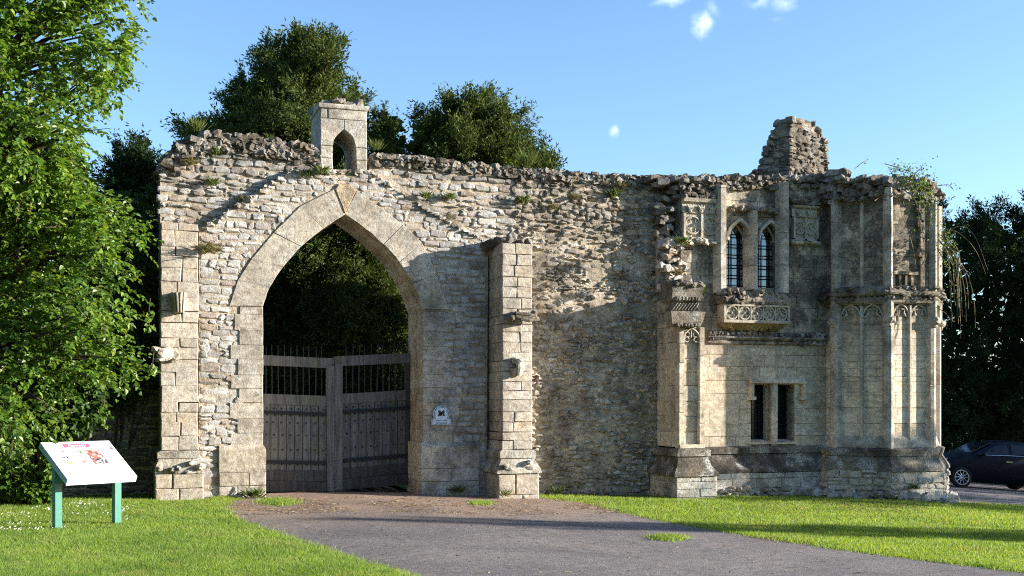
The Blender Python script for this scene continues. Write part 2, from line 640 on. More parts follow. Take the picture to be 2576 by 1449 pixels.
# arch ring: each voussoir runs through the wall
mb = MB()
fr = FW(YR)
for (I, O, side) in ((li, lo, 0), (ri, ro, 1)):
    cv = lic if side == 0 else ric
    for k in range(5):
        inner = cv[k * 4:k * 4 + 5]
        outer = [O[k + 1], O[k]]
        mb.prism(fr, inner + outer, -1.09, R.uniform(-.006, .006), .005, .006)
mb.build('arch_ring', [M_ring], GH)
mb = MB()
mb.prism(fr, [li[5], (ro[0][0] - .01, ro[0][1]), (pt(880, 462, YR).x, pt(880, 462, YR).z), (pt(850, 462, YR).x, pt(850, 462, YR).z), (lo[5][0] + .01, lo[5][1])], -1.05, .015, .02)
mb.build('keystone', [M_key], GH)

# jambs
zpl = Zv(662, 1122, YR)
for side in (0, 1):
    mb = MB()
    z = zpl
    k = 0
    while z < zsp - .02:
        h = min(R.uniform(.2, .27), zsp - z)
        if zsp - z - h < .08:
            h = zsp - z
        w = (R.uniform(.38, .43) if k % 2 else R.uniform(.46, .55))
        q = R.uniform(-.006, .002)
        if side == 0:
            mb.rect(fr, xl - w, xl + q, z, z + h - .003, -1.09, q, .007, .003)
        else:
            cut = R.uniform(.35, .7)
            mb.rect(fr, xr - q, xr + w, z, z + h - .003, -1.09, q, .007, .003)
        z += h
        k += 1
    mb.build('arch_jamb', [M_ring], GH)
    mb = MB()
    zt, z0 = zpl, -.45
    hs = [(-.45, .2), (.2, .43), (.43, zt - .0)]
    for i, (a, b_) in enumerate(hs):
        top_ = i == 2
        yp_ = .03 if side == 0 else .07
        x0, x1 = (xl - .72, xl + .045) if side == 0 else (xr - .045, xr + 1.02)
        if top_:
            mb.rings([[(x0, .96, a), (x1, .96, a), (x1, YR - yp_, a), (x0, YR - yp_, a)], [(x0, .96, b_ - .05), (x1, .96, b_ - .05), (x1, YR - yp_, b_ - .05), (x0, YR - yp_, b_ - .05)],
                      [(x0, .96, b_ + .02), (x1 - (.045 if side == 0 else 0), .96, b_ + .02), (x1 - (.045 if side == 0 else 0), YR - .01, b_ + .02), (x0, YR - .01, b_ + .02)]])
        else:
            m_ = x0 + (x1 - x0) * R.uniform(.35, .65)
            mb.rect(FW(YR - yp_), x0, m_ - .004, a, b_ - .006, -1.08, 0, .012, .003)
            mb.rect(FW(YR - yp_), m_, x1, a, b_ - .006, -1.08, R.uniform(-.003, .006), .012, .003)
    mb.build('jamb_plinth', [M_ash if side == 0 else M_base], GH)


def courses(mb, x0, x1, yf, yb, z0, z1, hr=(.2, .29), split=2, bev=.009, jit=.006, gap=.005):
    fr = FW(yf)
    z = z0
    while z < z1 - .01:
        h = R.uniform(*hr)
        if z1 - z - h < hr[0] * .6:
            h = z1 - z
        cuts = sorted(x0 + (x1 - x0) * (i + R.uniform(-.3, .3)) / split for i in range(1, split))
        xs = [x0] + cuts + [x1]
        if R.random() < .15 and split == 2:
            xs = [x0, x1]
        for a, b_ in zip(xs, xs[1:]):
            mb.rect(fr, a + gap / 2, b_ - gap / 2, z, z + h - gap, -(yb - yf), R.uniform(-.008, .008), bev, jit)
        z += h


def loftbox(mb, x0, x1, yf, yb, prof, lx=1, rx=1):
    rs = []
    for z, d in prof:
        rs.append([(x0 - d * lx, yb, z), (x0 - d * lx, yf - d, z), (x1 + d * rx, yf - d, z), (x1 + d * rx, yb, z)])
    mb.rings(rs)


# corner pillar on the left
YP = -.17
mb = MB()
px0, px1 = X(404, YP), X(499, YP)
zt1, zt2, zt3 = Zv(450, 1133, YP), Zv(450, 1152, YP), Zv(450, 1190, YP)
courses(mb, px0, px1, YP, .9, zt1, Zv(450, 560, YP), (.15, .27), 2, .012, .011)
pil = mb.build('corner_pillar', [M_ash], GH)
mb = MB()
loftbox(mb, px0, px1, YP, .9, [(zt2, .0), (zt2, .05), (zt1 - .03, .05), (zt1 - .005, .0)], 1, .2)
loftbox(mb, px0, px1, YP, .9, [(zt3, .0), (zt3, .09), (zt3 + .1, .085), (zt2 - .05, .04), (zt2 - .004, .03)], 1, .6)
for k in range(9):
    mb.rock((R.uniform(px0, px1 + .05), YP - .07, R.uniform(zt3, zt2)), .12, .05, .05)
mb.build('pillar_moulding', [M_base], pil)
mb = MB()
courses(mb, px0 - .09, px1 + .08, YP - .11, .9, -.35, zt3 - .008, (.2, .3), 2, .02, .008)
mb.build('pillar_base', [M_ash], pil)
# fluted corbel
mb = MB()
ca, cb, cc, cd = pt(428, 737, YP), pt(469, 735, YP), pt(463, 785, YP), pt(437, 787, YP)
n = 13
for k in range(n - 1):
    f0, f1 = k / (n - 1), (k + 1) / (n - 1)
    q = lambda f: .17 * (1 - (2 * f - 1) ** 4) + (.025 if int(f * (n - 1) + .5) % 3 else -.03)
    r = []
    for (A, B, s) in ((cd, cc, .75), (ca, cb, 1.0)):
        x0_, x1_ = A.x + (B.x - A.x) * f0, A.x + (B.x - A.x) * f1
        r.append([(x0_, YP + .05, A.z), (x0_, YP - .05 - q(f0) * s, A.z), (x1_, YP - .05 - q(f1) * s, A.z), (x1_, YP + .05, A.z)])
    mb.rings(r)
mb.build('fluted_corbel', [M_trac], pil)
# broken carved head
mb = MB()
h_ = pt(414, 890, YP - .1)
mb.rock(h_, .13, .16, .12)
mb.rock(h_ + Vector((-.13, -.02, .06)), .08, .1, .06)
mb.rock(h_ + Vector((.12, .06, -.01)), .06, .12, .13)
mb.rock(h_ + Vector((-.08, -.08, -.1)), .1, .07, .04)
mb.build('broken_corbel', [M_trac], pil)

# buttress
YBU = -.82
mb = MB()
bx0, bx1 = X(1263, YBU), X(1339, YBU)
zb1, zb2, zb3 = Zv(1300, 1131, YBU), Zv(1300, 1152, YBU), Zv(1300, 1190, YBU)
courses(mb, bx0, bx1, YBU, .05, zb1, Zv(1300, 612, YBU), (.12, .21), 2, .012, .009)
but = mb.build('buttress', [stone_mat('buttress_stone', HONEY, lichen=.22, dark=.25, orange=.2, bump=.5, moss=.12, strat=.2, streak=.45)], GH)
mb = MB()
loftbox(mb, bx0, bx1, YBU, .05, [(zb2, .0), (zb2, .05), (zb1 - .03, .05), (zb1 - .005, .0)])
loftbox(mb, bx0, bx1, YBU, .05, [(zb3, .06), (zb3, .13), (zb3 + .07, .12), (zb2 - .06, .05), (zb2 - .004, .02)])
for k in range(5):
    mb.rock((R.uniform(bx0, bx1 + .05), YBU - .09, R.uniform(zb3 + .05, zb2)), .12, .05, .045)
mb.build('buttress_moulding', [M_base], but)
mb = MB()
courses(mb, bx0 - .1, bx1 + .1, YBU - .1, .05, -.5, zb3 - .008, (.22, .3), 2, .02, .006)
mb.build('buttress_base', [M_ash], but)
mb = MB()
zt = Zv(1300, 612, YBU)
for k in range(40):
    f = R.random()
    mb.rock((R.uniform(bx0, bx1), YBU + .08 + f * .75, zt + f * .05 + R.uniform(-.03, .05)), R.uniform(.08, .16), R.uniform(.08, .15), R.uniform(.05, .09))
mb.rock((bx0 + .22, YBU + .15, zt + .1), .1, .1, .13)
mb.rock((X(1230, -.1), -.2, zt - .0), .2, .2, .13)
mb.build('buttress_cap', [M_darkr], but)
# beast corbel lying across the front + small head
mb = MB()
p0, p1 = pt(1284, 796, YBU - .1), pt(1352, 800, YBU - .1)
mb.rock(p0 + Vector((.03, 0, .0)), .085, .16, .085, rough=.15)
mb.tube([p0 + Vector((.06, -.06, .02)), p0.lerp(p1, .4) + Vector((0, -.06, .01)), p0.lerp(p1, .75) + Vector((0, -.05, -.01)), p1 + Vector((0, -.02, -.02))], [.07, .075, .07, .04], 8)
mb.tube([p0 + Vector((.06, -.12, .05)), p0.lerp(p1, .5) + Vector((0, -.13, .05)), p0.lerp(p1, .85) + Vector((0, -.1, .03))], [.025, .03, .02], 6)
mb.tube([p0.lerp(p1, .3) + Vector((0, -.1, -.04)), p0.lerp(p1, .6) + Vector((0, -.12, -.06)), p1 + Vector((0.01, -.05, -.03))], [.03, .035, .02], 6)
mb.rock(p1 + Vector((-.06, .03, .06)), .06, .06, .08)
mb.build('beast_corbel', [M_dark], but)
mb = MB()
p0 = pt(1302, 925, YBU - .06)
for dx, dy, a, b_ in ((-.06, .0, .09, .02), (0.0, -.07, .055, .15), (.05, -.05, .035, .16), (.085, -.01, .04, .12)):
    mb.tube([p0 + Vector((dx, dy, b_)), p0 + Vector((dx, dy - .01, 0)), p0 + Vector((dx * .6, dy + .02, -.14))], [a * .8, a, a * .5], 7)
mb.rock(p0 + Vector((0, 0, .12)), .13, .12, .06)
mb.build('head_corbel', [M_trac], but)

# bellcote
mb = MB()
BY0, BY1 = -.04, .95
fb = FW(BY0)
bl, br_ = X(806, BY0), X(923, BY0)
zs = [Zv(860, v, BY0) for v in (427, 400, 368, 345, 300, 276)]
ol, orr = X(837, BY0), X(896, BY0)
xa = X(866, BY0)
za = Zv(866, 324, BY0)
D = -(BY1 - BY0)
jt = .008
for (x0, x1) in ((bl, ol), (orr, br_)):
    mb.rect(fb, x0, x1, zs[0], zs[1] - .006, D, R.uniform(-.005, .005), .014, jt)
    mb.rect(fb, x0, x1, zs[1], zs[2] - .006, D, R.uniform(-.005, .005), .014, jt)
lf = curve([(ol, zs[2]), (ol + (xa - ol) * .25, zs[2] + (za - zs[2]) * .52), (xa, za)], 4)
rf = curve([(orr, zs[2]), (orr - (orr - xa) * .25, zs[2] + (za - zs[2]) * .52), (xa, za)], 4)
mb.prism(fb, [(bl, zs[2])] + lf + [(xa, zs[4] - .004), (bl, zs[4] - .004)], D, 0, .01)
mb.prism(fb, list(reversed([(br_, zs[2])] + rf + [(xa + .005, zs[4] - .004), (br_, zs[4] - .004)])), D, .003, .01)
mb.rect(fb, bl, bl + .12, zs[4], zs[5], D, 0, .012, .003)
mb.rect(fb, bl + .13, br_, zs[4], zs[5], D, .004, .012, .003)
bc = mb.build('bellcote', [stone_mat('bellcote_stone', [(.38, .355, .31), (.44, .41, .355), (.40, .37, .32)], lichen=.3, dark=.25, orange=.2, bump=.7, strat=.3, streak=.6)], GH)
mb = MB()
loftbox(mb, bl, br_, BY0, BY1, [(zs[5], .0), (zs[5] + .015, .025), (zs[5] + .06, .035), (zs[5] + .09, .02)])
mb.build('cornice', [bpy.data.materials['bellcote_stone']], bc)
mb = MB()
zc = zs[5] + .1
for (fx, rx, rz, ry) in ((.05, .10, .05, .3), (.3, .15, .06, .3), (.5, .10, .10, .1), (.62, .11, .05, .3), (.8, .09, .06, .2), (.93, .09, .11, .12), (.15, .15, .07, .3), (.75, .12, .08, .3), (.42, .15, .11, .2)):
    mb.rock((bl + (br_ - bl) * (.08 + fx * .84), BY0 + .14 + R.uniform(0, .2), zc + rz * .45), rx, min(ry, .12), rz, rough=.3)
    mb.rock((bl + (br_ - bl) * fx, BY0 + .6 + R.uniform(0, .2), zc + .03), rx, .14, .07, rough=.3)
mb.build('broken_top', [M_darkr], bc)
mb = MB()
mb.rect(FW(BY0 - .03), bl, br_, zs[0] - .06, zs[0] - .004, D, 0, .015, .004)
mb.build('sill', [M_ash], bc)

# rubble coping along the wall head
mb = MB()


def coping(mb, prof, y0, y1, dens, size, zj=.05):
    for (ax, az), (bx_, bz) in zip(prof, prof[1:]):
        L = sqrt((bx_ - ax) ** 2 + (bz - az) ** 2)
        for k in range(int(L * dens) + 1):
            f = R.random()
            s_ = R.uniform(*size)
            y = y0 + (y1 - y0) * R.random() ** 1.5
            mb.rock((ax + (bx_ - ax) * f, y, az + (bz - az) * f + R.uniform(-zj, zj * .6) - s_ * .15), s_ * R.uniform(.8, 1.4), s_ * R.uniform(.8, 1.3), s_ * R.uniform(.45, .8), rough=.3)


coping(mb, top[1:10], .0, .9, 100, (.04, .11), .06)
coping(mb, top[12:], .0, .9, 120, (.03, .09), .05)
# rough face just below the head on the left, and ragged end
for k in range(200):
    u = R.uniform(440, 800)
    i = next(j for j in range(len(TOPV) - 1) if TOPV[j + 1][0] >= u)
    p = pt(u, R.uniform(0, 45) + TOPV[i][1], 0)
    mb.rock(p, R.uniform(.05, .13), R.uniform(.05, .10), R.uniform(.03, .07), rough=.3)
for k in range(200):
    u = R.uniform(940, 1700)
    i = next(j for j in range(len(TOPV) - 1) if TOPV[j + 1][0] >= u)
    p = pt(u, R.uniform(4, 28) + TOPV[i][1], 0)
    mb.rock(p, R.uniform(.04, .11), R.uniform(.04, .08), R.uniform(.025, .06), rough=.3)
mb.build('wall_coping', [M_darkr], GH)

# weathered ledges of the old gable
mb = MB()
for (a, b_, n, ml) in ((GT[1], GT[4], 44, 0), (GT[5], GT[9], 50, 1), (GT[4], GT[5], 20, 0)):
    for k in range(n):
        f = (k + R.random()) / n
        mb.rock((a[0] + (b_[0] - a[0]) * f, YG - .0 + R.uniform(-.02, .06), a[1] + (b_[1] - a[1]) * f - .03 + (-.12 * sin(f * pi) if ml else 0) * .6), (R.uniform(.04, .08) if ml else R.uniform(.06, .11)), R.uniform(.04, .07), (R.uniform(.02, .03) if ml else R.uniform(.025, .05)), rough=.3)
mb.build('gable_ledge', [stone_mat('mossy_ledge', GREY, lichen=.2, dark=.3, orange=.5, bump=.8, moss=.7)], GH)
# ================================================================== HOUSE FRONT (right) AND TURRET
YB, YF = -.32, -.95
fB, fF = FW(YB), FW(YF)
hx0, hx1 = X(1712, YB), X(2092, YB)


def bp(pts, y=YB):
    return PL(pts, y)


def lancet(ul, ur, vb, vs, va, y, n=5):
    a0, a1 = X(ul, y), X(ur, y)
    z0, z1, z2 = Zv((ul + ur) / 2, vb, y), Zv((ul + ur) / 2, vs, y), Zv((ul + ur) / 2, va, y)
    m = (a0 + a1) / 2
    L = curve([(a0, z1), (a0 + (m - a0) * .22, z1 + (z2 - z1) * .55), (m, z2)], n)
    Rr = [(2 * m - a, z) for a, z in L]
    return [(a0, z0)] + L + list(reversed(Rr[:-1])) + [(a1, z0)]


uw = [lancet(1829, 1893, 722, 606, 552, YB), lancet(1907, 1968, 724, 608, 556, YB)]
lw = [bp([(1889, 1108), (1889, 968), (1940, 968), (1940, 1108)]), bp([(1956, 1109), (1956, 968), (1999, 968), (1999, 1109)])]
slit = bp([(2080, 1002), (2080, 955), (2091, 955), (2091, 1002)])
ztop = Zv(1900, 452, YB)
hp = [(hx0, -.8), (hx0, ztop), (hx1, ztop), (hx1, -.8)]
mb = MB()
mb.m = 1
mb.sheet(fB, hp, uw + lw + [slit], -.58, -.03)
mb.m = 0
holes = uw + lw + [slit]


def in_f(a, z):
    return hx0 + .0 < a < hx1 and -.5 < z < ztop and not any(inpoly(a, z, h) for h in holes)


# ashlar skin with fine joints
z = Zv(1900, 1135, YB)
row = 0
while z < ztop - .02:
    h = min(R.uniform(.22, .31), ztop - z)
    if ztop - z - h < .1:
        h = ztop - z
    # cut row at every hole edge it meets
    a = hx0
    segs = []
    na = 260
    ok = []
    for i in range(na):
        aa = hx0 + (hx1 - hx0) * (i + .5) / na
        ok.append(in_f(aa, z + h * .15) and in_f(aa, z + h * .85) and in_f(aa, z + h * .5))
    i = 0
    while i < na:
        if not ok[i]:
            i += 1
            continue
        j = i
        while j + 1 < na and ok[j + 1]:
            j += 1
        segs.append((hx0 + (hx1 - hx0) * i / na, hx0 + (hx1 - hx0) * (j + 1) / na))
        i = j + 1
    for s0, s1 in segs:
        a = s0
        while a < s1 - .02:
            l = R.uniform(.35, .75)
            if s1 - a - l < .22:
                l = s1 - a
            mb.rect(fB, a + .0022, a + l - .0022, z, z + h - .0045, -.06, R.uniform(-.006, .006), .004, .003)
            a += l
    z += h
mb.build('front_wall', [M_fac, M_mor], GH)

# base courses and moulded plinth of the front
mb = MB()
zA, zB_, zC, zD = [Zv(1900, v, YB) for v in (1122, 1140, 1166, 1187)]
hl = hx0 - .06
loftbox(mb, hl, hx1 + .3, YB, -.02, [(zB_, .0), (zB_, .085), (zA - .03, .09), (zA, .02)], 1, 0)
loftbox(mb, hl, hx1 + .3, YB, -.02, [(zD, .10), (zD, .17), (zD + .06, .17), (zC + .02, .09), (zB_ - .01, .05)], 1, 0)
mb.build('front_plinth', [stone_mat('plinth_dark', [(.15, .13, .105), (.22, .195, .16), (.12, .105, .085)], lichen=.45, dark=.6, orange=.12, bump=1.0, strat=.4)], GH)
mb = MB()
courses(mb, hl - .1, hx1 + .3, YB - .17, -.02, -.75, zD - .006, (.12, .2), 7, .012, .004)
for k in range(60):
    mb.rock(pt(R.uniform(1705, 2080), R.uniform(1225, 1250), YB - .17), .14, .05, .05)
mb.build('front_base', [M_base], GH)

# side pier at the left of the front, with its return
mb = MB()
q0, q1 = X(1709, YF), X(1773, YF)
zn0, zn1 = Zv(1740, 1118, YF), Zv(1740, 822, YF)
s0, s1 = X(1722, YF), X(1760, YF)
zT = Zv(1740, 722, YF)
courses(mb, q0 + .005, q1 - .1, YF + .09, -.01, Zv(1740, 1125, YF), zT, (.2, .3), 1, .012, .004)
courses(mb, q0, s0, YF, YF + .12, zn0, zn1, (.3, .6), 1, .012, .002)
courses(mb, s1, q1, YF, YB - .01, zn0, zn1, (.3, .6), 1, .012, .002)
mb.rect(fF, q0, q1, Zv(1740, 1128, YF), zn0, -.16, 0, .012)
pier = mb.build('side_pier', [M_fac], GH)
mb = MB()
mb.m = 1
loftbox(mb, q0, q1, YF, -.02, [(zB_, .0), (zB_, .08), (zA - .03, .08), (zA, .0)])
loftbox(mb, q0, q1, YF, -.02, [(zD, .12), (zD, .19), (zD + .06, .19), (zC + .02, .09), (zB_ - .01, .04)])
mb.m = 0
courses(mb, q0 - .14, q1 + .17, YF - .15, -.02, -.75, zD - .006, (.13, .2), 2, .014, .004)
mb.build('pier_base', [M_base, bpy.data.materials['plinth_dark']], pier)
# tracery head in the niche
mb = MB()
m_ = (s0 + s1) / 2
zt_ = zn1 - .02
zsx = Zv(1740, 858, YF)
for sgn in (-1, 1):
    hw = (s1 - s0) / 2
    pts = [(m_ + sgn * hw, zsx - .03), (m_ + sgn * hw * .92, zsx + .12), (m_ + sgn * hw * .5, zt_ - .05), (m_, zt_)]
    mb.tube([fF.P(a, z, -.02) for a, z in curve(pts, 4)], .02, 5)
    for k in (0, 1):
        cx_, cz_ = m_ + sgn * hw * (.62 - .1 * k), zsx + .03 + .09 * k
        mb.tube([fF.P(cx_ + .045 * cos(t), cz_ + .045 * sin(t), -.03) for t in [i * .7 for i in range(9)]], .014, 5, closed=True)
mb.tube([fF.P(m_ - .0, zt_ - .0, -.03), fF.P(m_ - .01, zsx + .07, -.03)], .016, 5)
mb.build('niche_tracery', [M_trac], pier)
# carved corbel block capping the niche
mb = MB()
zc = [Zv(1730, v, YF) for v in (822, 812, 785, 760, 716)]
c0, c1 = X(1696, YF - .2), X(1757, YF - .2)
loftbox(mb, c0 + .06, c1 + .07, YF - .06, YF + .15, [(zc[0], 0.02), (zc[1], .06), (zc[1] + .05, .07), (zc[2], .10)], 1, 1)
loftbox(mb, c0 + .02, c1, YF - .16, YF + .2, [(zc[2], 0.0), (zc[3] - .02, .02), (zc[3], .07), (zc[3] + .06, .09), (zc[3] + .16, .06), (zc[4], .10)], 1, 1)
for k in range(8):
    f = (k + .5) / 8
    mb.rock((c0 + (c1 - c0) * f, YF - .24, zc[3] + .04), .035, .04, .04)
    for sg in (-1, 1):
        aa = c0 + (c1 - c0) * f
        mb.tube([(aa - .05 * sg, YF - .175, zc[2] + .02), (aa + .05 * sg, YF - .185, zc[3] - .03)], .012, 4)
for k in range(16):
    mb.rock((R.uniform(c0 - .05, c1 + .04), YF - R.uniform(.0, .25), zc[4] + R.uniform(-.05, .03)), R.uniform(.07, .13), .1, .05)
for k in range(7):
    mb.rock((c0 + .1 + (c1 - c0) * k / 7, YF - .13, zc[0] + .02), .05, .05, .04)
mb.build('carved_corbel', [M_dark], pier)
# broken masonry of the torn-off return
mb = MB()
yb2 = -.22
f2b = FW(yb2)
mb.fill(f2b, lambda a, z: True, X(1658, yb2), X(1716, yb2), Zv(1690, 730, yb2), Zv(1690, 604, yb2), (.08, .16), (.10, .26), .010, (.01, .06), .018, .016, .014, n0=-.02)
mb.box(X(1660, yb2), X(1716, yb2), yb2 + .005, .0, Zv(1690, 735, yb2), Zv(1690, 606, yb2))
for k in range(90):
    f = R.random()
    u = R.uniform(1652, 1712)
    v = 600 + R.random() ** 1.3 * 130
    y = YF + R.uniform(.0, .7)
    mb.rock(pt(R.uniform(1660, 1742), 602 + R.random() * 118, -R.uniform(.12, .36)), R.uniform(.05, .11), R.uniform(.06, .10), R.uniform(.03, .07), rough=.35)
mb.build('broken_masonry', [M_rec], GH)

# vertical shafts and mullion of the oriel window
YS = YB - .2
for (a0, a1, v0, v1, d) in ((1812, 1829, 464, 735, .22), (1969, 1986, 456, 737, .22)):
    mb = MB()
    x0, x1 = X(a0, YS), X(a1, YS)
    zlo, zhi = Zv(a0, v1, YS), Zv(a0, v0, YS)
    z = zlo
    while z < zhi - .05:
        h = min(R.uniform(.4, .75), zhi - z)
        mb.rings([[(x0 - .05, YB + .0, zz), (x0 - .02, YS + .06, zz), (x0 + .015, YS, zz), (x1 - .015, YS, zz), (x1, YS + .05, zz), (x1, YB, zz)] for zz in (z, z + h - .006)])
        z += h
    mb.build('oriel_shaft', [M_shaft], GH)
mb = MB()
ym = YB - .14
x0, x1 = X(1893, ym), X(1907, ym)
zlo, zhi = Zv(1900, 728, ym), Zv(1900, 528, ym)
z = zlo
while z < zhi - .05:
    h = min(R.uniform(.4, .7), zhi - z)
    mb.rings([[(x0 - .07, YB + .1, zz), (x0, ym + .05, zz), (x0 + .01, ym, zz), (x1 - .01, ym, zz), (x1 + .0, ym + .04, zz), (x1 + .02, YB + .1, zz)] for zz in (z, z + h - .006)])
    z += h
mb.build('oriel_mullion', [M_shaft], GH)
# window heads: cusped ribs round the two lights, spandrel drip mould
for i, w in enumerate(uw):
    mb = MB()
    arc = w[1:-1]
    mb.tube([fB.P(a, z, .03) for a, z in arc], .035, 6)
    cx_ = (w[0][0] + w[-1][0]) / 2
    hw = (w[-1][0] - w[0][0]) / 2
    zsp_ = w[1][1]
    for sg in (-1, 1):
        mb.tube([fB.P(cx_ + sg * hw * .98, zsp_ - .02, -.16), fB.P(cx_ + sg * hw * .60, zsp_ + .04, -.16), fB.P(cx_ + sg * hw * .62, zsp_ + .13, -.16), fB.P(cx_ + sg * hw * .30, zsp_ + .24, -.16), fB.P(cx_, zsp_ + .36, -.16)], [.03, .03, .025, .025, .03], 6)
    mb.build('window_head', [M_trac], GH)
mb = MB()
zz = Zv(1890, 528, YB)
loftbox(mb, X(1832, YB), X(1966, YB), YB, YB + .1, [(zz - .05, .0), (zz - .02, .09), (zz + .02, .11), (zz + .05, .03)])
for k in range(16):
    mb.rock((R.uniform(X(1832, YB), X(1966, YB)), YB - .1, zz + R.uniform(-.05, .04)), .05, .05, .04)
mb.build('window_hood', [M_dark], GH)


def grille(name, poly, y, nv, nh, par, th=.011, glass=None, u_extra=0):
    a0, a1 = min(p[0] for p in poly), max(p[0] for p in poly)
    z0, z1 = min(p[1] for p in poly), max(p[1] for p in poly)
    g = MB()
    fr_ = FW(y)
    g.prism(fr_, poly, -.006, 0)
    pane = g.build('window_pane', [glass], par)
    g = MB()
    for k in range(nv):
        a = a0 + (a1 - a0) * (k + .5) / nv
        # double bars as in the photograph
        for d in ((-.024, .024) if nv <= 4 else (0,)):
            g.box(a + d - th / 2, a + d + th / 2, y - .03, y - .012, z0, z1 - (abs(a - (a0 + a1) / 2) / (a1 - a0)) * .5 * (1 if len(poly) > 5 else 0))
    k = 0
    zz_ = z0 + .03
    while zz_ < z1 - .12:
        for d in ((-.03, .03) if nv <= 4 else (0,)):
            g.box(a0, a1, y - .046, y - .03, zz_ + d - th / 2, zz_ + d + th / 2)
        zz_ += nh
    return g.build('window_grille', [M_iron], pane)


M_iron = plain_mat('dark_iron', (.012, .012, .014), .6, .3)
gb = NT('old_glass')
tb = gb.n('ShaderNodeBsdfTransparent', Color=(.86, .9, .92, 1))
gl = gb.n('ShaderNodeBsdfGlossy', Color=(.9, .95, 1, 1), Roughness=.06)
df = gb.n('ShaderNodeBsdfDiffuse', Color=(.55, .57, .58, 1))
m1 = gb.n('ShaderNodeMixShader', i0=.1, i1=tb.outputs[0], i2=gl.outputs[0])
M_glass = gb.out(gb.n('ShaderNodeMixShader', i0=.4, i1=m1.outputs[0], i2=df.outputs[0]).outputs[0])
gb = NT('dark_glass')
df = gb.n('ShaderNodeBsdfDiffuse', Color=(.006, .008, .011, 1))
gl = gb.n('ShaderNodeBsdfGlossy', Color=(.8, .9, 1, 1), Roughness=.1)
M_dglass = gb.out(gb.n('ShaderNodeMixShader', i0=.05, i1=df.outputs[0], i2=gl.outputs[0]).outputs[0])
for w in uw:
    grille('x', w, YB + .40, 3, .2, GH, .021, M_glass)
for w in lw:
    grille('x', w, YB + .30, 6, .095, GH, .010, M_dglass)

# lower window: mullion, chamfered jambs, hood mould with drops
mb = MB()
x0, x1 = X(1941, YB), X(1955, YB)
z0, z1 = Zv(1948, 1112, YB), Zv(1948, 964, YB)
mb.rings([[(x0 - .02, YB + .28, zz), (x0, YB - .02, zz), (x0 + .015, YB - .035, zz), (x1 - .015, YB - .035, zz), (x1, YB - .02, zz), (x1 + .03, YB + .28, zz)] for zz in (z0, z1)])
mb.build('window_mullion', [M_fac], GH)
mb = MB()
zt_ = Zv(1950, 958, YB)
loftbox(mb, X(1884, YB), X(2022, YB), YB, YB + .08, [(zt_ - .055, .0), (zt_ - .05, .09), (zt_ - .01, .1), (zt_ + .05, .0)], 0, 0)
for ua, ub in ((1884, 1892), (2014, 2022)):
    za_, zb__ = Zv(ua, 1000, YB), zt_ - .05
    mb.box(X(ua, YB), X(ub, YB), YB - .08, YB + .05, za_, zb__)
mb.box(X(1880, YB), X(1896, YB), YB - .10, YB + .05, Zv(1884, 1006, YB), Zv(1884, 998, YB))
mb.box(X(2010, YB), X(2027, YB), YB - .10, YB + .05, Zv(2020, 1006, YB), Zv(2020, 998, YB))
mb.build('hood_mould', [M_fac], GH)
mb = MB()
for ua, ub, vv in ((1884, 2004, 1110),):
    zs_ = Zv(ua, vv, YB)
    mb.rings([[(X(ua, YB), YB - .04, zs_ - .06), (X(ub, YB), YB - .04, zs_ - .06), (X(ub, YB), YB + .28, zs_ - .06), (X(ua, YB), YB + .28, zs_ - .06)],
              [(X(ua, YB), YB - .04, zs_ - .03), (X(ub, YB), YB - .04, zs_ - .03), (X(ub, YB), YB + .28, zs_ + .03), (X(ua, YB), YB + .28, zs_ + .03)]])
mb.build('window_sill', [M_fac], GH)


def quatre(mb, fr_, a, z, r, n, tr=.013):
    """a ring with four lobes inside"""
    K = 14
    mb.tube([fr_.P(a + r * cos(t), z + r * sin(t), n) for t in [2 * pi * i / K for i in range(K)]], tr, 5, closed=True)
    for q in range(4):
        ph = pi / 2 * q + pi / 4 * 0
        ca_, cz_ = a + r * .52 * cos(ph), z + r * .52 * sin(ph)
        mb.tube([fr_.P(ca_ + r * .38 * cos(t), cz_ + r * .38 * sin(t), n - .012) for t in [ph - 2.1 + 4.2 * i / 6 for i in range(7)]], tr * .8, 4)
    mb.rock(fr_.P(a, z, n - .01), r * .25, .02, r * .25)


# oriel base: eroded sill, quatrefoil panel, corbelled underside, carved string
YO = YB - .26
fO = FW(YO)
o0, o1 = X(1822, YO), X(1986, YO)
mb = MB()
z0, z1 = Zv(1900, 765, YO), Zv(1900, 736, YO)
loftbox(mb, o0, o1, YO, YB, [(z0, .0), (z0 + .05, .03), (z0 + .11, .02), (z1, -.06)])
for k in range(130):
    mb.rock((R.uniform(o0 - .06, o1 + .02), R.uniform(YO - .04, YB - .03), R.uniform(z0 + .02, z1 + .03)), R.uniform(.03, .08), R.uniform(.03, .07), R.uniform(.025, .05), rough=.4)
mb.build('oriel_sill', [M_dark], GH)
mb = MB()
z0, z1 = Zv(1900, 812, YO), Zv(1900, 767, YO)
mb.box(o0, o1, YO + .05, YB - .005, z0, z1)
mb.box(o0 - .015, o1 + .015, YO - .02, YO + .049, z0 - .005, z0 + .05)
mb.box(o0 - .01, o1 + .01, YO - .012, YO + .049, z1 - .03, z1 + .004)
mb.box(o0 - .01, o0 + .04, YO - .012, YB - .01, z0 + .051, z1 - .031)
mb.box(o1 - .035, o1 + .01, YO - .012, YB - .01, z0 + .051, z1 - .031)
mb.build('quatrefoil_panel', [M_trac], GH)
pn = bpy.data.objects['quatrefoil_panel']
st_ = (o1 - o0 - .08) / 5
zm_ = (z0 + .05 + z1 - .03) / 2
rr = min(st_ / 2, (z1 - z0 - .08) / 2) * .93
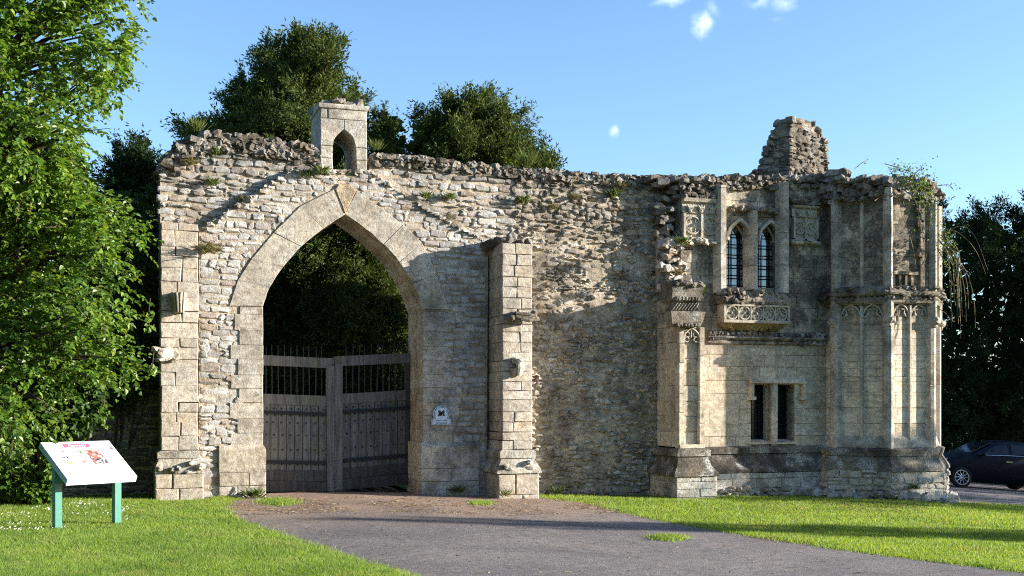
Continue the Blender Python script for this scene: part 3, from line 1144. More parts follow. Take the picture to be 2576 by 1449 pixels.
for k in range(5):
    mb = MB()
    quatre(mb, fO, o0 + .042 + st_ * (k + .5), zm_, rr, -.02, .016)
    if k:
        mb.box(o0 + .042 + st_ * k - .01, o0 + .042 + st_ * k + .01, YO - .0, YO + .049, z0 + .051, z1 - .031)
    mb.build('quatrefoil', [M_trac], pn)
mb = MB()
z2 = Zv(1900, 833, YB)
mb.rings([[(o0 + .12, YB, z2), (o0 + .14, YB - .03, z2), (o1 - .14, YB - .03, z2), (o1 - .12, YB, z2)],
          [(o0 + .03, YB, z0 - .03), (o0 + .03, YO + .06, z0 - .03), (o1 - .03, YO + .06, z0 - .03), (o1 - .03, YB, z0 - .03)],
          [(o0, YB, z0 - .006), (o0, YO + .02, z0 - .006), (o1, YO + .02, z0 - .006), (o1, YB, z0 - .006)]])
for k in range(26):
    f = R.random()
    mb.rock((o0 + .15 + (o1 - o0 - .3) * R.random(), YB - .04 - .15 * f, z2 + (z0 - z2) * f), .05, .04, .03, rough=.4)
mb.build('oriel_underside', [M_oran], GH)
mb = MB()
z0, z1 = Zv(1900, 868, YB), Zv(1900, 836, YB)
sx0, sx1 = X(1777, YB), X(2072, YB)
loftbox(mb, sx0, sx1, YB, YB + .1, [(z0, .0), (z0 + .02, .06), (z0 + .06, .07), (z0 + .08, .02)], 0, 0)
loftbox(mb, sx0, sx1, YB, YB + .1, [(z0 + .085, .02), (z0 + .13, .10), (z0 + .15, .10), (z0 + .17, .04), (z1, .02)], 0, 0)
for k in range(22):
    mb.rock((sx0 + (sx1 - sx0) * (k + .5) / 22, YB - .05, z1 - .035), R.uniform(.03, .05), .04, .03, rough=.4)
for k in range(30):
    mb.rock((X(1990, YB) + R.random() * (sx1 - X(1990, YB)), YB - .05, R.uniform(z0, z1)), .05, .05, .03, rough=.4)
    if k < 10:
        mb.rock((sx0 + R.random() * .25, YB - .04, R.uniform(z0 + .03, z1)), .05, .05, .04, rough=.4)
mb.build('carved_string', [stone_mat('string_stone', GREY, lichen=.3, dark=.5, orange=.1, bump=.8)], GH)


def frieze(ua, ub, flowers, vs):
    """cornice, carved flowers and two tracery squares"""
    x0, x1 = X(ua, YB), X(ub, YB)
    Zq = lambda v: Zv((ua + ub) / 2, v, YB)
    m = MB()
    m.box(x0, x1, YB - .04, YB + .02, Zq(vs[5]), Zq(vs[2]))
    loftbox(m, x0, x1, YB, YB + .05, [(Zq(vs[2]), .05), (Zq(vs[2]) + .02, .11), (Zq(vs[1]), .14), (Zq(vs[1]) + .015, .06)], 0, 0)
    loftbox(m, x0, x1, YB, YB + .05, [(Zq(vs[3]) - .015, .04), (Zq(vs[3]), .085), (Zq(vs[3]) + .02, .05)], 0, 0)
    for k, a in enumerate((x0, (x0 + x1) / 2 - .022, x1 - .045)):
        m.box(a, a + .045, YB - .10, YB - .041, Zq(vs[5]), Zq(vs[3]) - .02)
    m.box(x0, x1, YB - .10, YB - .041, Zq(vs[4]) - .04, Zq(vs[4]))
    fz = m.build('carved_frieze', [M_trac], GH)
    for k in range(flowers):
        q = MB()
        a = x0 + (x1 - x0) * (k + .62) / (flowers + .3)
        zf = (Zq(vs[2]) + Zq(vs[3])) / 2
        for sg in (-1, 0, 1):
            q.tube([(a, YB - .05, zf - .07), (a + sg * .04, YB - .09, zf), (a + sg * .07, YB - .08, zf + .06)], [.02, .025, .012], 5)
        q.rock((a, YB - .06, zf - .06), .06, .04, .035)
        q.build('carved_flower', [M_trac], fz)
    for k in (0, 1):
        q = MB()
        a = x0 + (x1 - x0) * (.27 + .46 * k)
        zf = (Zq(vs[3]) + Zq(vs[4])) / 2
        quatre(q, fB, a, zf, min(.17, (x1 - x0) * .21), .065, .018)
        q.build('quatrefoil', [M_trac], fz)
    q = MB()
    loftbox(q, x0 - .0, x1, YB, YB + .05, [(Zq(vs[5]) - .05, .0), (Zq(vs[5]), .10), (Zq(vs[5]) + .02, .10), (Zq(vs[4]) - .045, .05)], 0, 0)
    for k in range(10):
        q.rock((x0 + (x1 - x0) * R.random() ** 1.5, YB - .1, Zq(vs[5]) + R.uniform(-.03, .04)), .07, .07, .04)
    q.build('frieze_sill', [M_trac], fz)
    # dark crust of the cornice above
    q = MB()
    loftbox(q, x0, x1, YB, YB + .05, [(Zq(vs[1]) + .02, .05), (Zq(vs[0]) - .08, .08), (Zq(vs[0]), .04)], 0, 0)
    for k in range(26):
        q.rock((x0 + (x1 - x0) * R.random(), YB - .07, R.uniform(Zq(vs[1]) + .03, Zq(vs[0]))), R.uniform(.04, .09), .06, R.uniform(.03, .05), rough=.4)
    q.build('cornice_crust', [M_darkr], fz)


frieze(1714, 1806, 3, (482, 502, 513, 538, 600, 610))
frieze(1990, 2052, 2, (500, 520, 527, 548, 602, 612))

# upper blocks above the window, rubble crown
mb = MB()
zA_ = Zv(1900, 457, YB)
coping(mb, PL([(1705, 452), (1800, 448), (1900, 447), (2000, 448), (2095, 446)], YB), YB - .08, YB + .8, 130, (.035, .10), .05)
coping(mb, PL([(1640, 447), (1720, 440), (1800, 444)], YB), YB + .1, YB + 1.4, 50, (.04, .11), .05)
for k in range(120):
    mb.rock(pt(R.uniform(1712, 2095), R.uniform(450, 474), YB - .03), R.uniform(.04, .10), R.uniform(.05, .08), R.uniform(.025, .05), rough=.35)
for k in range(40):
    mb.rock(pt(R.uniform(1650, 1714), R.uniform(450, 600), R.uniform(YB, 0)), R.uniform(.06, .14), R.uniform(.06, .12), R.uniform(.04, .08), rough=.35)
mb.build('front_coping', [M_darkr], GH)
# flanking side wall tying the front to the curtain wall (upper left return)
mb = MB()
courses(mb, X(1716, YB), X(1716, YB) + .5, YB + .03, .24, Zv(1716, 606, YB), Zv(1716, 456, YB), (.16, .26), 1, .015, .006)
mb.build('side_return', [M_darkr], GH)
# floor slab and walls added behind the front to keep the lower storey dark
mb = MB()
zf_ = Zv(1900, 800, YB)
mb.box(hx0, hx1 + 1.0, .3, 3.0, zf_ - .2, zf_)
mb.box(hx0, hx1 + 1.0, 3.0, 3.3, -.6, zf_)
mb.box(hx0 - .0, hx0 + .3, .3, 2.98, -.6, zf_ - .21)
mb.build('added_inner_room', [M_rec], GH)

# ------------------------------------------------------------------ turret
pB = 1.1
TB = pt(2237, 0, YB - pB)
TC = pt(2350, 0, YB - pB)
LS = (TC.x - TB.x)
tcx, tcy = (TB.x + TC.x) / 2, YB - pB + LS / 2 / tan(radians(22.5))
RC = LS / 2 / sin(radians(22.5))


def octv(off, z):
    r = RC + off / cos(radians(22.5))
    return [Vector((tcx + r * cos(radians(-112.5 + 45 * k)), tcy + r * sin(radians(-112.5 + 45 * k)), z)) for k in range(8)]


Zt = lambda v: Zv(2237, v, YB - pB)


def oloft(mb, prof):
    mb.rings([octv(d, z) for z, d in prof])


def facets():
    vs = octv(0, 0)
    for k in (-2, -1, 0, 1):
        a, b_ = vs[k % 8], vs[(k + 1) % 8]
        A = (b_ - a).normalized()
        yield k, Fr((a.x, a.y, 0), A, (A.y, -A.x, 0))


zt0, zt1, zt2_, zt3_ = Zt(1186), Zt(1148), Zt(1128), Zt(1100)
zs0, zs1 = Zt(760), Zt(716)
ztp = Zt(470)
mb = MB()


def core(z0, z1, off):
    z = z0
    prof = []
    while z < z1 - .01:
        h = R.uniform(.24, .33)
        if z1 - z - h < .15:
            h = z1 - z
        prof += [(z, off), (z + h - .007, off), (z + h - .006, off - .014), (z + h - .001, off - .014)]
        z += h
    oloft(mb, prof)


core(zt3_, zs0, -.085)
core(zs1, ztp, -.10)
mb.build('turret_core', [M_tur], GH)
tur = bpy.data.objects['turret_core']
mb = MB()
oloft(mb, [(zt1, .0), (zt1 + .0, .07), (zt2_ - .03, .10), (zt2_, .02)])
oloft(mb, [(zt0, .10), (zt0, .19), (zt0 + .06, .19), (zt1 - .06, .08), (zt1 - .005, .05)])
mq = MB()
oloft(mq, [(zt2_ + .004, .02), (zt2_ + .02, .02), (zt3_, -.06), (zt3_ + .02, -.085)])
mq.build('turret_sill', [M_base], tur)
mb.build('turret_plinth', [stone_mat('turret_plinth_stone', [(.20, .185, .15), (.26, .24, .205)], lichen=.5, dark=.6, orange=.08, bump=1.0, strat=.45)], tur)
mb = MB()
bo = .17
vb_ = octv(bo, 0)
for k in (-2, -1, 0, 1):
    a, b_ = vb_[k % 8], vb_[(k + 1) % 8]
    A = (b_ - a).normalized()
    f_ = Fr((a.x, a.y, 0), A, (A.y, -A.x, 0))
    mb.fill(f_, lambda q, z: True, 0.0, (b_ - a).length, -.75, zt0 - .11, (.10, .18), (.18, .45), .008, (.008, .045), .01, .015, .012)
zz = -.85
prof = []
for k, h in enumerate((.3, .14, .16, .15, .17, .2)):
    e = .24 - .02 * k if k < 2 else .165
    z1_ = min(zz + h, zt0 - .006)
    prof += [(zz, e), (z1_ - .008, e - .005), (z1_ - .006, e - .025), (z1_, e - .025)]
    zz = z1_
    if zz >= zt0 - .01:
        break
oloft(mb, prof + ([(zt0 - .006, .19)] if zz < zt0 - .01 else []))
vs = octv(.24, 0)
for k in range(70):
    i = R.choice((-2, -1, 0, 1))
    p = vs[i % 8].lerp(vs[(i + 1) % 8], R.random())
    mb.rock((p.x, p.y, gz(p.x, p.y) + R.uniform(-.05, .14)), R.uniform(.08, .2), R.uniform(.07, .12), R.uniform(.05, .09), rough=.35)
mb.build('turret_base', [M_base], tur)
# string course
mb = MB()
zq = Zt(748)
oloft(mb, [(zs0 - .01, -.06), (zs0, .03), (zq, .06), (zq + .02, .0)])
oloft(mb, [(zq + .025, .02), (zq + .06, .09), (zq + .10, .11), (zs1, -.06)])
for k, fr_ in facets():
    for i in range(16):
        mb.rock(fr_.P(LS * (i + R.random()) / 16, zq + R.uniform(.03, .22), .03 + R.uniform(-.05, .08)), R.uniform(.04, .08), R.uniform(.04, .07), R.uniform(.02, .045), rough=.4)
    for i in range(10):
        mb.rock(fr_.P(LS * (i + .5) / 10, zq + .0, .04), .035, .035, .03, rough=.3)
mb.build('turret_string', [M_dark], tur)
# corner shafts, mullions and tracery heads
vs0 = octv(0, 0)


def shaft(mb, p, nrm, w, d0, d1, z0, z1):
    t = Vector((-nrm.y, nrm.x, 0))
    z = z0
    while z < z1 - .02:
        h = min(R.uniform(.45, .8), z1 - z)
        if z1 - z - h < .2:
            h = z1 - z
        pr = [p - t * w - nrm * d0, p - t * w * .9 - nrm * .02, p - t * w * .35 + nrm * d1, p + t * w * .35 + nrm * d1, p + t * w * .9 - nrm * .02, p + t * w - nrm * d0]
        mb.rings([[Vector((q.x, q.y, zz)) for q in pr] for zz in (z, z + h - .005)])
        z += h


for k in range(-2, 3):
    mb = MB()
    v = vs0[k % 8]
    nr = Vector((v.x - tcx, v.y - tcy, 0)).normalized()
    shaft(mb, v, nr, .10, .16, .02, zt2_, zs0 + .02)
    shaft(mb, v - nr * .01, nr, .085, .16, .055, zs0 - .28, ztp - (.0 if k == 0 else R.uniform(.05, .25)))
    mb.rock(v + nr * .02 + Vector((0, 0, zs0 - .34)), .10, .10, .08)
    mb.rock(v + nr * .0 + Vector((0, 0, zs0 - .42)), .07, .07, .06)
    mb.build('corner_shaft', [M_shaft], tur)
for k, fr_ in facets():
    mb = MB()
    n_ = 2 if k != -2 else 1
    if n_ == 2:
        for z0, z1, dd in ((zt2_ + .02, zs0 - .05, -.03), (zs1 - .02, ztp - .15, -.05)):
            if k == 0 and z0 > 2:
                continue
            mb.rings([[fr_.P(LS / 2 - .05, zz, -.12), fr_.P(LS / 2 - .02, zz, dd), fr_.P(LS / 2 + .02, zz, dd), fr_.P(LS / 2 + .05, zz, -.12)] for zz in (z0, z1)])
    zh = zs0 - .02
    e = .11
    wl = (LS - 2 * e) / n_
    for q in range(n_):
        c_ = e + wl * (q + .5)
        hw = wl / 2 - .02
        for sg in (-1, 1):
            pts = [(c_ + sg * hw, zh - .30), (c_ + sg * hw * .95, zh - .18), (c_ + sg * hw * .55, zh - .06), (c_, zh - .005)]
            mb.tube([fr_.P(a, z, -.06) for a, z in curve(pts, 4)], .018, 5)
            mb.tube([fr_.P(c_ + sg * hw * .9, zh - .26, -.07), fr_.P(c_ + sg * hw * .35, zh - .2, -.065), fr_.P(c_ + sg * hw * .5, zh - .1, -.07), fr_.P(c_ + sg * hw * .1, zh - .1, -.07)], .014, 5)
            mb.rock(fr_.P(c_ + sg * hw * .45, zh - .2, -.07), .03, .03, .03)
    mb.rings([[fr_.P(e, zz, -.1), fr_.P(e, zz, -.03), fr_.P(LS - e, zz, -.03), fr_.P(LS - e, zz, -.1)] for zz in (zh, zh + .04)])
    mb.build('panel_tracery', [M_trac], tur)
# ruined niche on the front facet of the upper stage
fr0 = [f for k, f in facets() if k == 0][0]
mb = MB()
zi0, zi1 = Zt(682), Zt(482)
mb.rect(fr0, .10, LS - .12, zi1, ztp + .1, -.09, -.03, .01)
mb.rect(fr0, LS - .30, LS - .10, zs1 - .02, zi1 + .0, -.09, -.02, .01)
mb.rect(fr0, .09, LS - .36, zi0 - .05, zi0 + .01, -.09, .0, .015, .005)
for k in range(4):
    mb.rect(fr0, .11 + k * .14, .16 + k * .14, zs1 - .01, zi0 - .05, -.09, -.03, .006)
for k in range(14):
    mb.rock(fr0.P(LS - .30 + R.uniform(-.05, .04), R.uniform(zi0, zi1), -.05), .05, .05, .08, rough=.3)
mb.build('ruined_niche', [M_tur], tur)
# rubble crown
mb = MB()
vt = octv(-.02, 0)
for k in range(330):
    a, r = R.uniform(0, 2 * pi), sqrt(R.random()) * RC
    px_, py_ = tcx + r * cos(a) * .98, tcy + r * sin(a) * .98
    mb.rock((px_, py_, ztp + .12 + (1 - r / RC) * .25 + R.uniform(-.12, .06)), R.uniform(.06, .15), R.uniform(.06, .14), R.uniform(.04, .09), rough=.35)
for k, fr_ in facets():
    if k > 0:
        continue
    for i in range(60):
        mb.rock(fr_.P(R.uniform(0, LS), ztp + R.uniform(-.22, .16), R.uniform(-.08, .02)), R.uniform(.05, .12), R.uniform(.04, .08), R.uniform(.03, .06), rough=.35)
for k in range(60):
    mb.rock((R.uniform(X(2070, YB), tcx - RC * .8), YB - R.uniform(.0, .6), Zv(2090, 450, YB) + R.uniform(-.15, .03)), R.uniform(.06, .14), .1, R.uniform(.04, .08), rough=.35)
mb.build('turret_coping', [M_darkr], tur)

# ------------------------------------------------------------------ tall ruined stack behind the front
SY = 1.5
pc = pt(1988, 0, SY)
ang = radians(14)
fa = Fr((pc.x, SY, 0), (cos(ang), sin(ang), 0), (sin(ang), -cos(ang), 0))
fb_ = Fr((pc.x, SY, 0), (-.80, .60, 0), (-.60, -.80, 0))
zk = lambda v, y=SY: Zv(2030, v, y)
ax = lambda u, y=SY + .1: (pt(u, 0, y).x - pc.x) / cos(ang)
profR = [(0, zk(470)), (0, zk(302)), (ax(2020), zk(294)), (ax(2058), zk(303)), (ax(2080), zk(326)), (ax(2092), zk(350)), (ax(2084), zk(368)), (ax(2096), zk(378)), (ax(2092), zk(402)), (ax(2100), zk(435)), (ax(2112), zk(470))]
mb = MB()
mb.m = 1
mb.sheet(fa, profR, [], -.3, -.03)
mb.m = 0
mb.fill(fa, lambda a, z: inpoly(a, z, profR), 0, ax(2115), zk(470), zk(290), (.06, .13), (.09, .26), .010, (.005, .06), .025, .02, .02, n0=-.03, ends=.03, wave=.25)
def lb(u):
    lo_, hi_ = 0.0, 6.0
    for _ in range(40):
        m = (lo_ + hi_) / 2
        q = fb_.P(m, 0)
        if (q.x * C_ - (q.y - CY) * S_) / (q.x * S_ + (q.y - CY) * C_) * FPX + U0 > u:
            lo_ = m
        else:
            hi_ = m
    return lo_


profL = [(0, zk(470)), (0, zk(302)), (lb(1968), zk(308)), (lb(1950), zk(325)), (lb(1940), zk(355)), (lb(1926), zk(380)), (lb(1922), zk(405)), (lb(1895), zk(432)), (lb(1880), zk(470))]
mb.m = 1
mb.sheet(fb_, profL, [], -.9, -.03)
mb.m = 0
mb.fill(fb_, lambda a, z: inpoly(a, z, profL), 0, lb(1878), zk(470), zk(295), (.07, .14), (.1, .3), .010, (.005, .05), .02, .03, .02, n0=-.03, ends=.04, wave=.15)
for pr, f in ((profR, fa), (profL, fb_)):
    for (a0, z0), (a1, z1) in zip(pr[1:], pr[2:]):
        for k in range(8):
            q = R.random()
            mb.rock(f.P(a0 + (a1 - a0) * q, z0 + (z1 - z0) * q - .03, -R.uniform(.0, .5)), R.uniform(.05, .12), R.uniform(.06, .12), R.uniform(.04, .09), rough=.35)
mb.build('ruined_stack', [stone_mat('stack_rubble', [(.20, .175, .14), (.30, .265, .215), (.15, .13, .105), (.24, .20, .15), (.36, .32, .26)], lichen=.2, dark=.4, orange=.1, bump=.9, strat=.4), M_darkr], GH)
# ================================================================== WOODEN GATES
def wood_mat(name, c0, c1, moss=.0):
    b = NT(name)
    g = b.n('ShaderNodeNewGeometry')
    p = g.outputs['Position']
    mp = b.n('ShaderNodeMapping', Vector=p)
    mp.inputs['Scale'].default_value = (26, 26, 1.6)
    n = b.noise(mp.outputs[0], 1.0, 7, .7)
    c = b.ramp(n, [(.3, c0), (.7, c1)])
    c = b.mix(1.0, c, b.ramp(g.outputs['Random Per Island'], [(0, (.65, .65, .65)), (1, (1.3, 1.25, 1.2))]), 'MULTIPLY')
    if moss:
        f = b.m('MULTIPLY', b.step(b.noise(p, 2.6, 4, .6), .55, .68), moss)
        c = b.mix(f, c, (.10, .11, .03))
    bs = b.n('ShaderNodeBsdfPrincipled', Base__Color=c, Roughness=.85, Normal=b.n('ShaderNodeBump', Strength=.5, Distance=.01, Height=n).outputs[0])
    bs.inputs['Specular IOR Level'].default_value = .25
    return b.out(bs.outputs[0])


M_wood = wood_mat('weathered_oak', (.048, .050, .052), (.185, .187, .185), .4)
M_wood2 = wood_mat('dark_oak', (.022, .022, .022), (.085, .084, .082))
YGT = .80
xm = X(841, YGT)
for side in (0, 1):
    W_ = (xm - xl - .01) if side == 0 else (xr - xm - .01)
    ox = xl + .005 if side == 0 else xr - .005
    sg = 1 if side == 0 else -1
    lab = ('left leaf of the weathered oak gate, mossy nail-studded planks beside the sunlit jamb' if side == 0 else
           'right leaf of the weathered oak gate, sagging towards the middle, in the shade')
    gt = thing('wooden_gate', lab, 'gate', (ox, YGT, .02), 'leaves of the arch gate')
    slope = -.035 if side == 0 else -.06
    gz0 = .05 if side == 0 else .12

    def gb_(name, mats, par, boxes, extra=None):
        m = MB()
        for (a0, a1, y0, y1, z0, z1) in boxes:
            x0_, x1_ = sorted((ox + sg * a0, ox + sg * a1))
            m.box(x0_, x1_, YGT + y0, YGT + y1, z0, z1)
        if extra:
            extra(m)
        for v in range(len(m.V)):
            q = Vector(m.V[v])
            q.z += slope * abs(q.x - ox) + gz0
            m.V[v] = q
        return m.build(name, mats, par)

    gb_('top_rail', M_wood, gt, [(0, W_, -.02, .10, 2.20, 2.38)])
    gb_('middle_rail', M_wood, gt, [(.08, W_ - .135, -.02, .09, 1.52, 1.70)])
    gb_('bottom_rail', M_wood2, gt, [(.0, W_ - .135, -.025, .09, .17, .36)])
    gb_('kick_board', M_wood2, gt, [(.0, W_ - .135, -.05, .08, -.03, .165)])
    gb_('hinge_stile', M_wood2, gt, [(.0, .08, -.02, .10, .361, 2.199)])
    gb_('meeting_stile', M_wood, gt, [(W_ - .134, W_, -.06, .10, -.02, 2.24)])
    npk = 8
    pw = (W_ - .135 - .08) / npk
    for k in range(npk):
        a0 = .08 + pw * k
        d = R.uniform(-.012, .012)

        def nails(m, a0=a0, d=d):
            m.m = 1
            for zz in (1.45, 1.33, 1.20, .98, .72, .46):
                m.rock((ox + sg * (a0 + pw * .5 + R.uniform(-.02, .02)), YGT - .005 + d, zz), .016, .014, .016, rough=.05)
            m.m = 0
        gb_('plank', [M_wood, M_iron], gt, [(a0 + .006, a0 + pw - .006, d, .05 + d, .30 if k % 3 else .33, 1.519)], nails)
    for zz in (1.375, .50):
        gb_('strap_hinge', M_iron, gt, [(.0, W_ - .16, -.035, -.014, zz - .03, zz + .03)])
    nb = 10
    for k in range(nb):
        a = .10 + (W_ - .26) * (k + .5) / nb
        lean = R.uniform(-.012, .012)
        m = MB()
        pts = [(a, 1.69), (a + lean, 2.2), (a + lean * 1.6, 2.56 + R.uniform(-.03, .03))]
        m.tube([Vector((ox + sg * q[0], YGT + .03, q[1] + slope * q[0] + gz0)) for q in pts], [.0105, .0105, .006], 5)
        m.build('iron_bar', M_iron, gt)

# ================================================================== PLAQUE
M_white = plain_mat('enamel_white', (.62, .68, .78), .35, spec=.5)
M_navy = plain_mat('enamel_navy', (.012, .016, .03), .4)
M_dgreen = plain_mat('enamel_green', (.008, .022, .018), .4)


def text(name, s, size, mat, parent, place, extr=.001, align='CENTER', shear=0.0, sx=1.0):
    cu = bpy.data.curves.new(name, 'FONT')
    cu.body = s
    cu.size = size
    cu.align_x = align
    cu.extrude = extr
    cu.shear = shear
    ob = bpy.data.objects.new(name, cu)
    C.objects.link(ob)
    bpy.context.view_layer.update()
    me = bpy.data.meshes.new_from_object(ob.evaluated_get(bpy.context.evaluated_depsgraph_get()))
    bpy.data.objects.remove(ob)
    for v in me.vertices:
        v.co = place(v.co.x * sx, v.co.y, v.co.z)
    me.materials.clear()
    me.materials.append(mat)
    return link(name, me, parent)


pcn = pt(1109.5, 1046, YR - .03)
pw_, s_px = .168, (pcn - pt(1110.5, 1046, YR - .03)).length
pq = thing('heritage_plaque', 'white arched enamel plaque with oak leaf emblem fixed to the shaded wall', 'plaque', (pcn.x, YR - .02, pcn.z))
fp = FW(YR - .055)


def pl_out(k=1.0, inset=0.0):
    """outline: arch on a rectangular foot"""
    w0 = .172 - inset
    zb0, zt0_ = -.162 + inset, -.060 - inset * .4
    r = .145 - inset
    c = .035
    pts = [(-w0, zb0), (w0, zb0), (w0, zt0_)]
    a0 = math.asin((zt0_ + .02 - c) / r) if abs(zt0_ + .02 - c) < r else -.5
    for i in range(25):
        a = a0 + (pi - 2 * a0) * i / 24
        pts.append((r * cos(a), c + r * sin(a)))
    pts.append((-w0, zt0_))
    return [(pcn.x + a, pcn.z + z) for a, z in pts]


mb = MB()
mb.prism(fp, pl_out(), -.04, 0)
mb.build('plate', [M_white], pq)
mb = MB()
mb.sheet(fp, pl_out(inset=.010), [pl_out(inset=.017)], -.002, .003)
mb.build('border', [M_navy], pq)
pl_at = lambda x0, z0, rot=0.0: (lambda x, y, z: Vector((pcn.x + x0 + x * cos(rot) - y * sin(rot), YR - .0565 - z, pcn.z + z0 + x * sin(rot) + y * cos(rot))))
text('lettering', 'RAMSEY ABBEY', .040, M_navy, pq, pl_at(0, -.097), sx=.92)
text('lettering', 'GATEHOUSE', .040, M_navy, pq, pl_at(0, -.142), sx=.92)
S = 'THE NATIONAL TRUST'
for i, ch in enumerate(S):
    if ch == ' ':
        continue
    a = radians(205 - 230 * (i + .5) / len(S))
    text('letter', ch, .034, M_navy, pq, pl_at(.105 * cos(a), .035 + .105 * sin(a), a - pi / 2))
# oak-leaf sprig emblem
for rot, ln in ((50, .085), (130, .085), (-20, .07), (200, .07), (-90, .03)):
    m = MB()
    r_ = radians(rot)
    pts = []
    n = 13
    for sgn in (1, -1):
        for i in (range(n) if sgn == 1 else reversed(range(n))):
            f = i / (n - 1)
            w_ = (.026 if ln > .05 else .01) * sin(pi * min(1, f * .93 + .07)) ** .7 * (1 + .35 * cos(f * 20)) * sgn
            pts.append((f * ln, w_))
    pts = [(pcn.x + a * cos(r_) - b_ * sin(r_), pcn.z + .03 + a * sin(r_) + b_ * cos(r_)) for a, b_ in pts]
    m.prism(fp, pts, -.002, .002)
    m.build('oak_leaf', [M_dgreen], pq)
for dx, dz in ((.02, .022), (-.008, -.005)):
    m = MB()
    m.rock((pcn.x + dx, YR - .056, pcn.z + dz), .012, .004, .014, rough=0)
    m.build('acorn', [M_white], pq)

# ================================================================== INFORMATION BOARD
M_green = plain_mat('green_paint', (.03, .17, .12), .35, spec=.5, var=.12, scale=14)
M_pan = plain_mat('panel_white', (.80, .80, .80), .3, spec=.5)
BLc = ptT(170, 1207, 14.0)
ba = radians(-19 + 47)
bA = Vector((cos(ba), sin(ba), 0))
bB = Vector((-sin(ba), cos(ba), 0))
BW, BD, BH = .93, .75, .44
bS = (bB * BD + Vector((0, 0, BH)))
bL = bS.length
bSn = bS.normalized()
bN = bA.cross(bSn).normalized()
ib = thing('information_board', 'white tilted information lectern on two green posts standing on the lawn', 'information board', (BLc + bA * BW / 2 + bS / 2) * 1)
ib.location.z = 0
LOC[ib.name] = Vector(ib.location)


def brd(p, q, n=0.0):
    return BLc + bA * (p * BW) + bSn * ((1 - q) * bL) + bN * n


mb = MB()
th = -.085
mb.rings([[brd(0, 1, th), brd(1, 1, th), brd(1, 0, th), brd(0, 0, th)], [brd(0, 1, -.012), brd(1, 1, -.012), brd(1, 0, -.012), brd(0, 0, -.012)],
          [brd(.003, .997, 0), brd(.997, .997, 0), brd(.997, .003, 0), brd(.003, .003, 0)]])
pnl = mb.build('panel', [M_pan], ib)
mb = MB()
for pz in (0.0,):
    mb.rings([[brd(-.002, 1, -.083), brd(-.002, 1, -.004), brd(-.002, 0, -.004), brd(-.002, 0, -.083)], [brd(.002, 1, -.083), brd(.002, 1, -.004), brd(.002, 0, -.004), brd(.002, 0, -.083)]])
mb.build('edge_trim', [plain_mat('pale_green_paint', (.28, .40, .36), .45)], ib)
for p_ in (.07, .93):
    c_ = brd(p_, .5, -.086)
    m = MB()
    h = .044
    v = [(-h, -h), (h, -h), (h, h), (-h, h)]
    g0 = gz(c_.x, c_.y) - .1

    def topz(q):
        # meet the sloping underside
        d = (bA * q[0] + bB * q[1])
        return c_.z + d.dot(bB) * BH / BD
    m.rings([[Vector((c_.x, c_.y, 0)) + bA * a + bB * b_ + Vector((0, 0, g0)) for a, b_ in v], [Vector((c_.x, c_.y, topz((a, b_)) - .002)) + bA * a + bB * b_ for a, b_ in v]])
    m.build('post', [M_green], ib)


def pic_mat(name, stops, scale):
    b = NT(name)
    p = b.n('ShaderNodeNewGeometry').outputs['Position']
    v = b.n('ShaderNodeTexVoronoi', Vector=p, Scale=scale).outputs[1]
    s = b.n('ShaderNodeSeparateColor', i0=v).outputs[0]
    c = b.ramp(s, [(i / len(stops), k) for i, k in enumerate(stops)], 'CONSTANT')
    bs = b.n('ShaderNodeBsdfPrincipled', Base__Color=c, Roughness=.4)
    return b.out(bs.outputs[0])


def patch(name, p0, p1, q0, q1, mat, n=.0015):
    m = MB()
    m.rings([[brd(p0, q1, -.001), brd(p1, q1, -.001), brd(p1, q0, -.001), brd(p0, q0, -.001)], [brd(p0, q1, n), brd(p1, q1, n), brd(p1, q0, n), brd(p0, q0, n)]])
    return m.build(name, [mat], pnl)


M_pink = plain_mat('print_pink', (.62, .10, .19), .4)
M_txt = plain_mat('print_grey', (.42, .42, .45), .4)
patch('heading_band', .28, .66, .065, .165, M_pink)
bt = lambda p0, q0: (lambda x, y, z: brd(p0, q0) + bA * x + bSn * y + bN * (z + .0025))
text('heading_lettering', 'Ramsey', .078, plain_mat('print_white', (.85, .85, .85), .4), pnl, bt(.47, .142), .0004, shear=.25)
bw = [(.03, .03, .03), (.6, .6, .58), (.2, .2, .2), (.7, .7, .68)]
PICS = [(.16, .235, .24, .295, bw, 55), (.15, .24, .39, .445, bw, 50), (.42, .50, .25, .35, [(.06, .12, .05), (.45, .45, .38), (.12, .2, .1), (.5, .42, .3)], 45),
        (.535, .74, .25, .635, [(.42, .10, .09), (.50, .36, .28), (.45, .13, .10), (.10, .07, .10), (.40, .12, .09), (.55, .45, .40), (.2, .12, .16)], 26),
        (.60, .69, .49, .632, [(.03, .03, .04), (.75, .72, .7), (.2, .18, .2)], 60),
        (.165, .24, .545, .62, [(.72, .30, .12), (.75, .42, .22)], 40), (.27, .375, .54, .66, [(.78, .74, .42), (.8, .8, .66)], 30), (.385, .51, .51, .65, [(.55, .16, .15), (.72, .42, .45), (.65, .25, .24)], 22),
        (.15, .24, .86, .905, [(.42, .55, .70), (.65, .68, .66), (.3, .35, .3)], 45)]
for k in range(5):
    PICS.append((.925, .968, .19 + .085 * k, .255 + .085 * k, [(.25, .24, .2), (.6, .52, .36), (.35, .33, .26)] if k > 1 else [(.12, .12, .12), (.55, .55, .5)], 50))
PICS.append((.80, .965, .72, .83, [(.72, .78, .84), (.78, .8, .8), (.6, .7, .8)], 40))
for i, (p0, p1, q0, q1, st, sc_) in enumerate(PICS):
    patch('picture', p0, p1, q0, q1, pic_mat('print_picture', st, sc_), .0015 if i != 4 else .003)
patch('footer_line', .80, .96, .875, .888, M_pink)
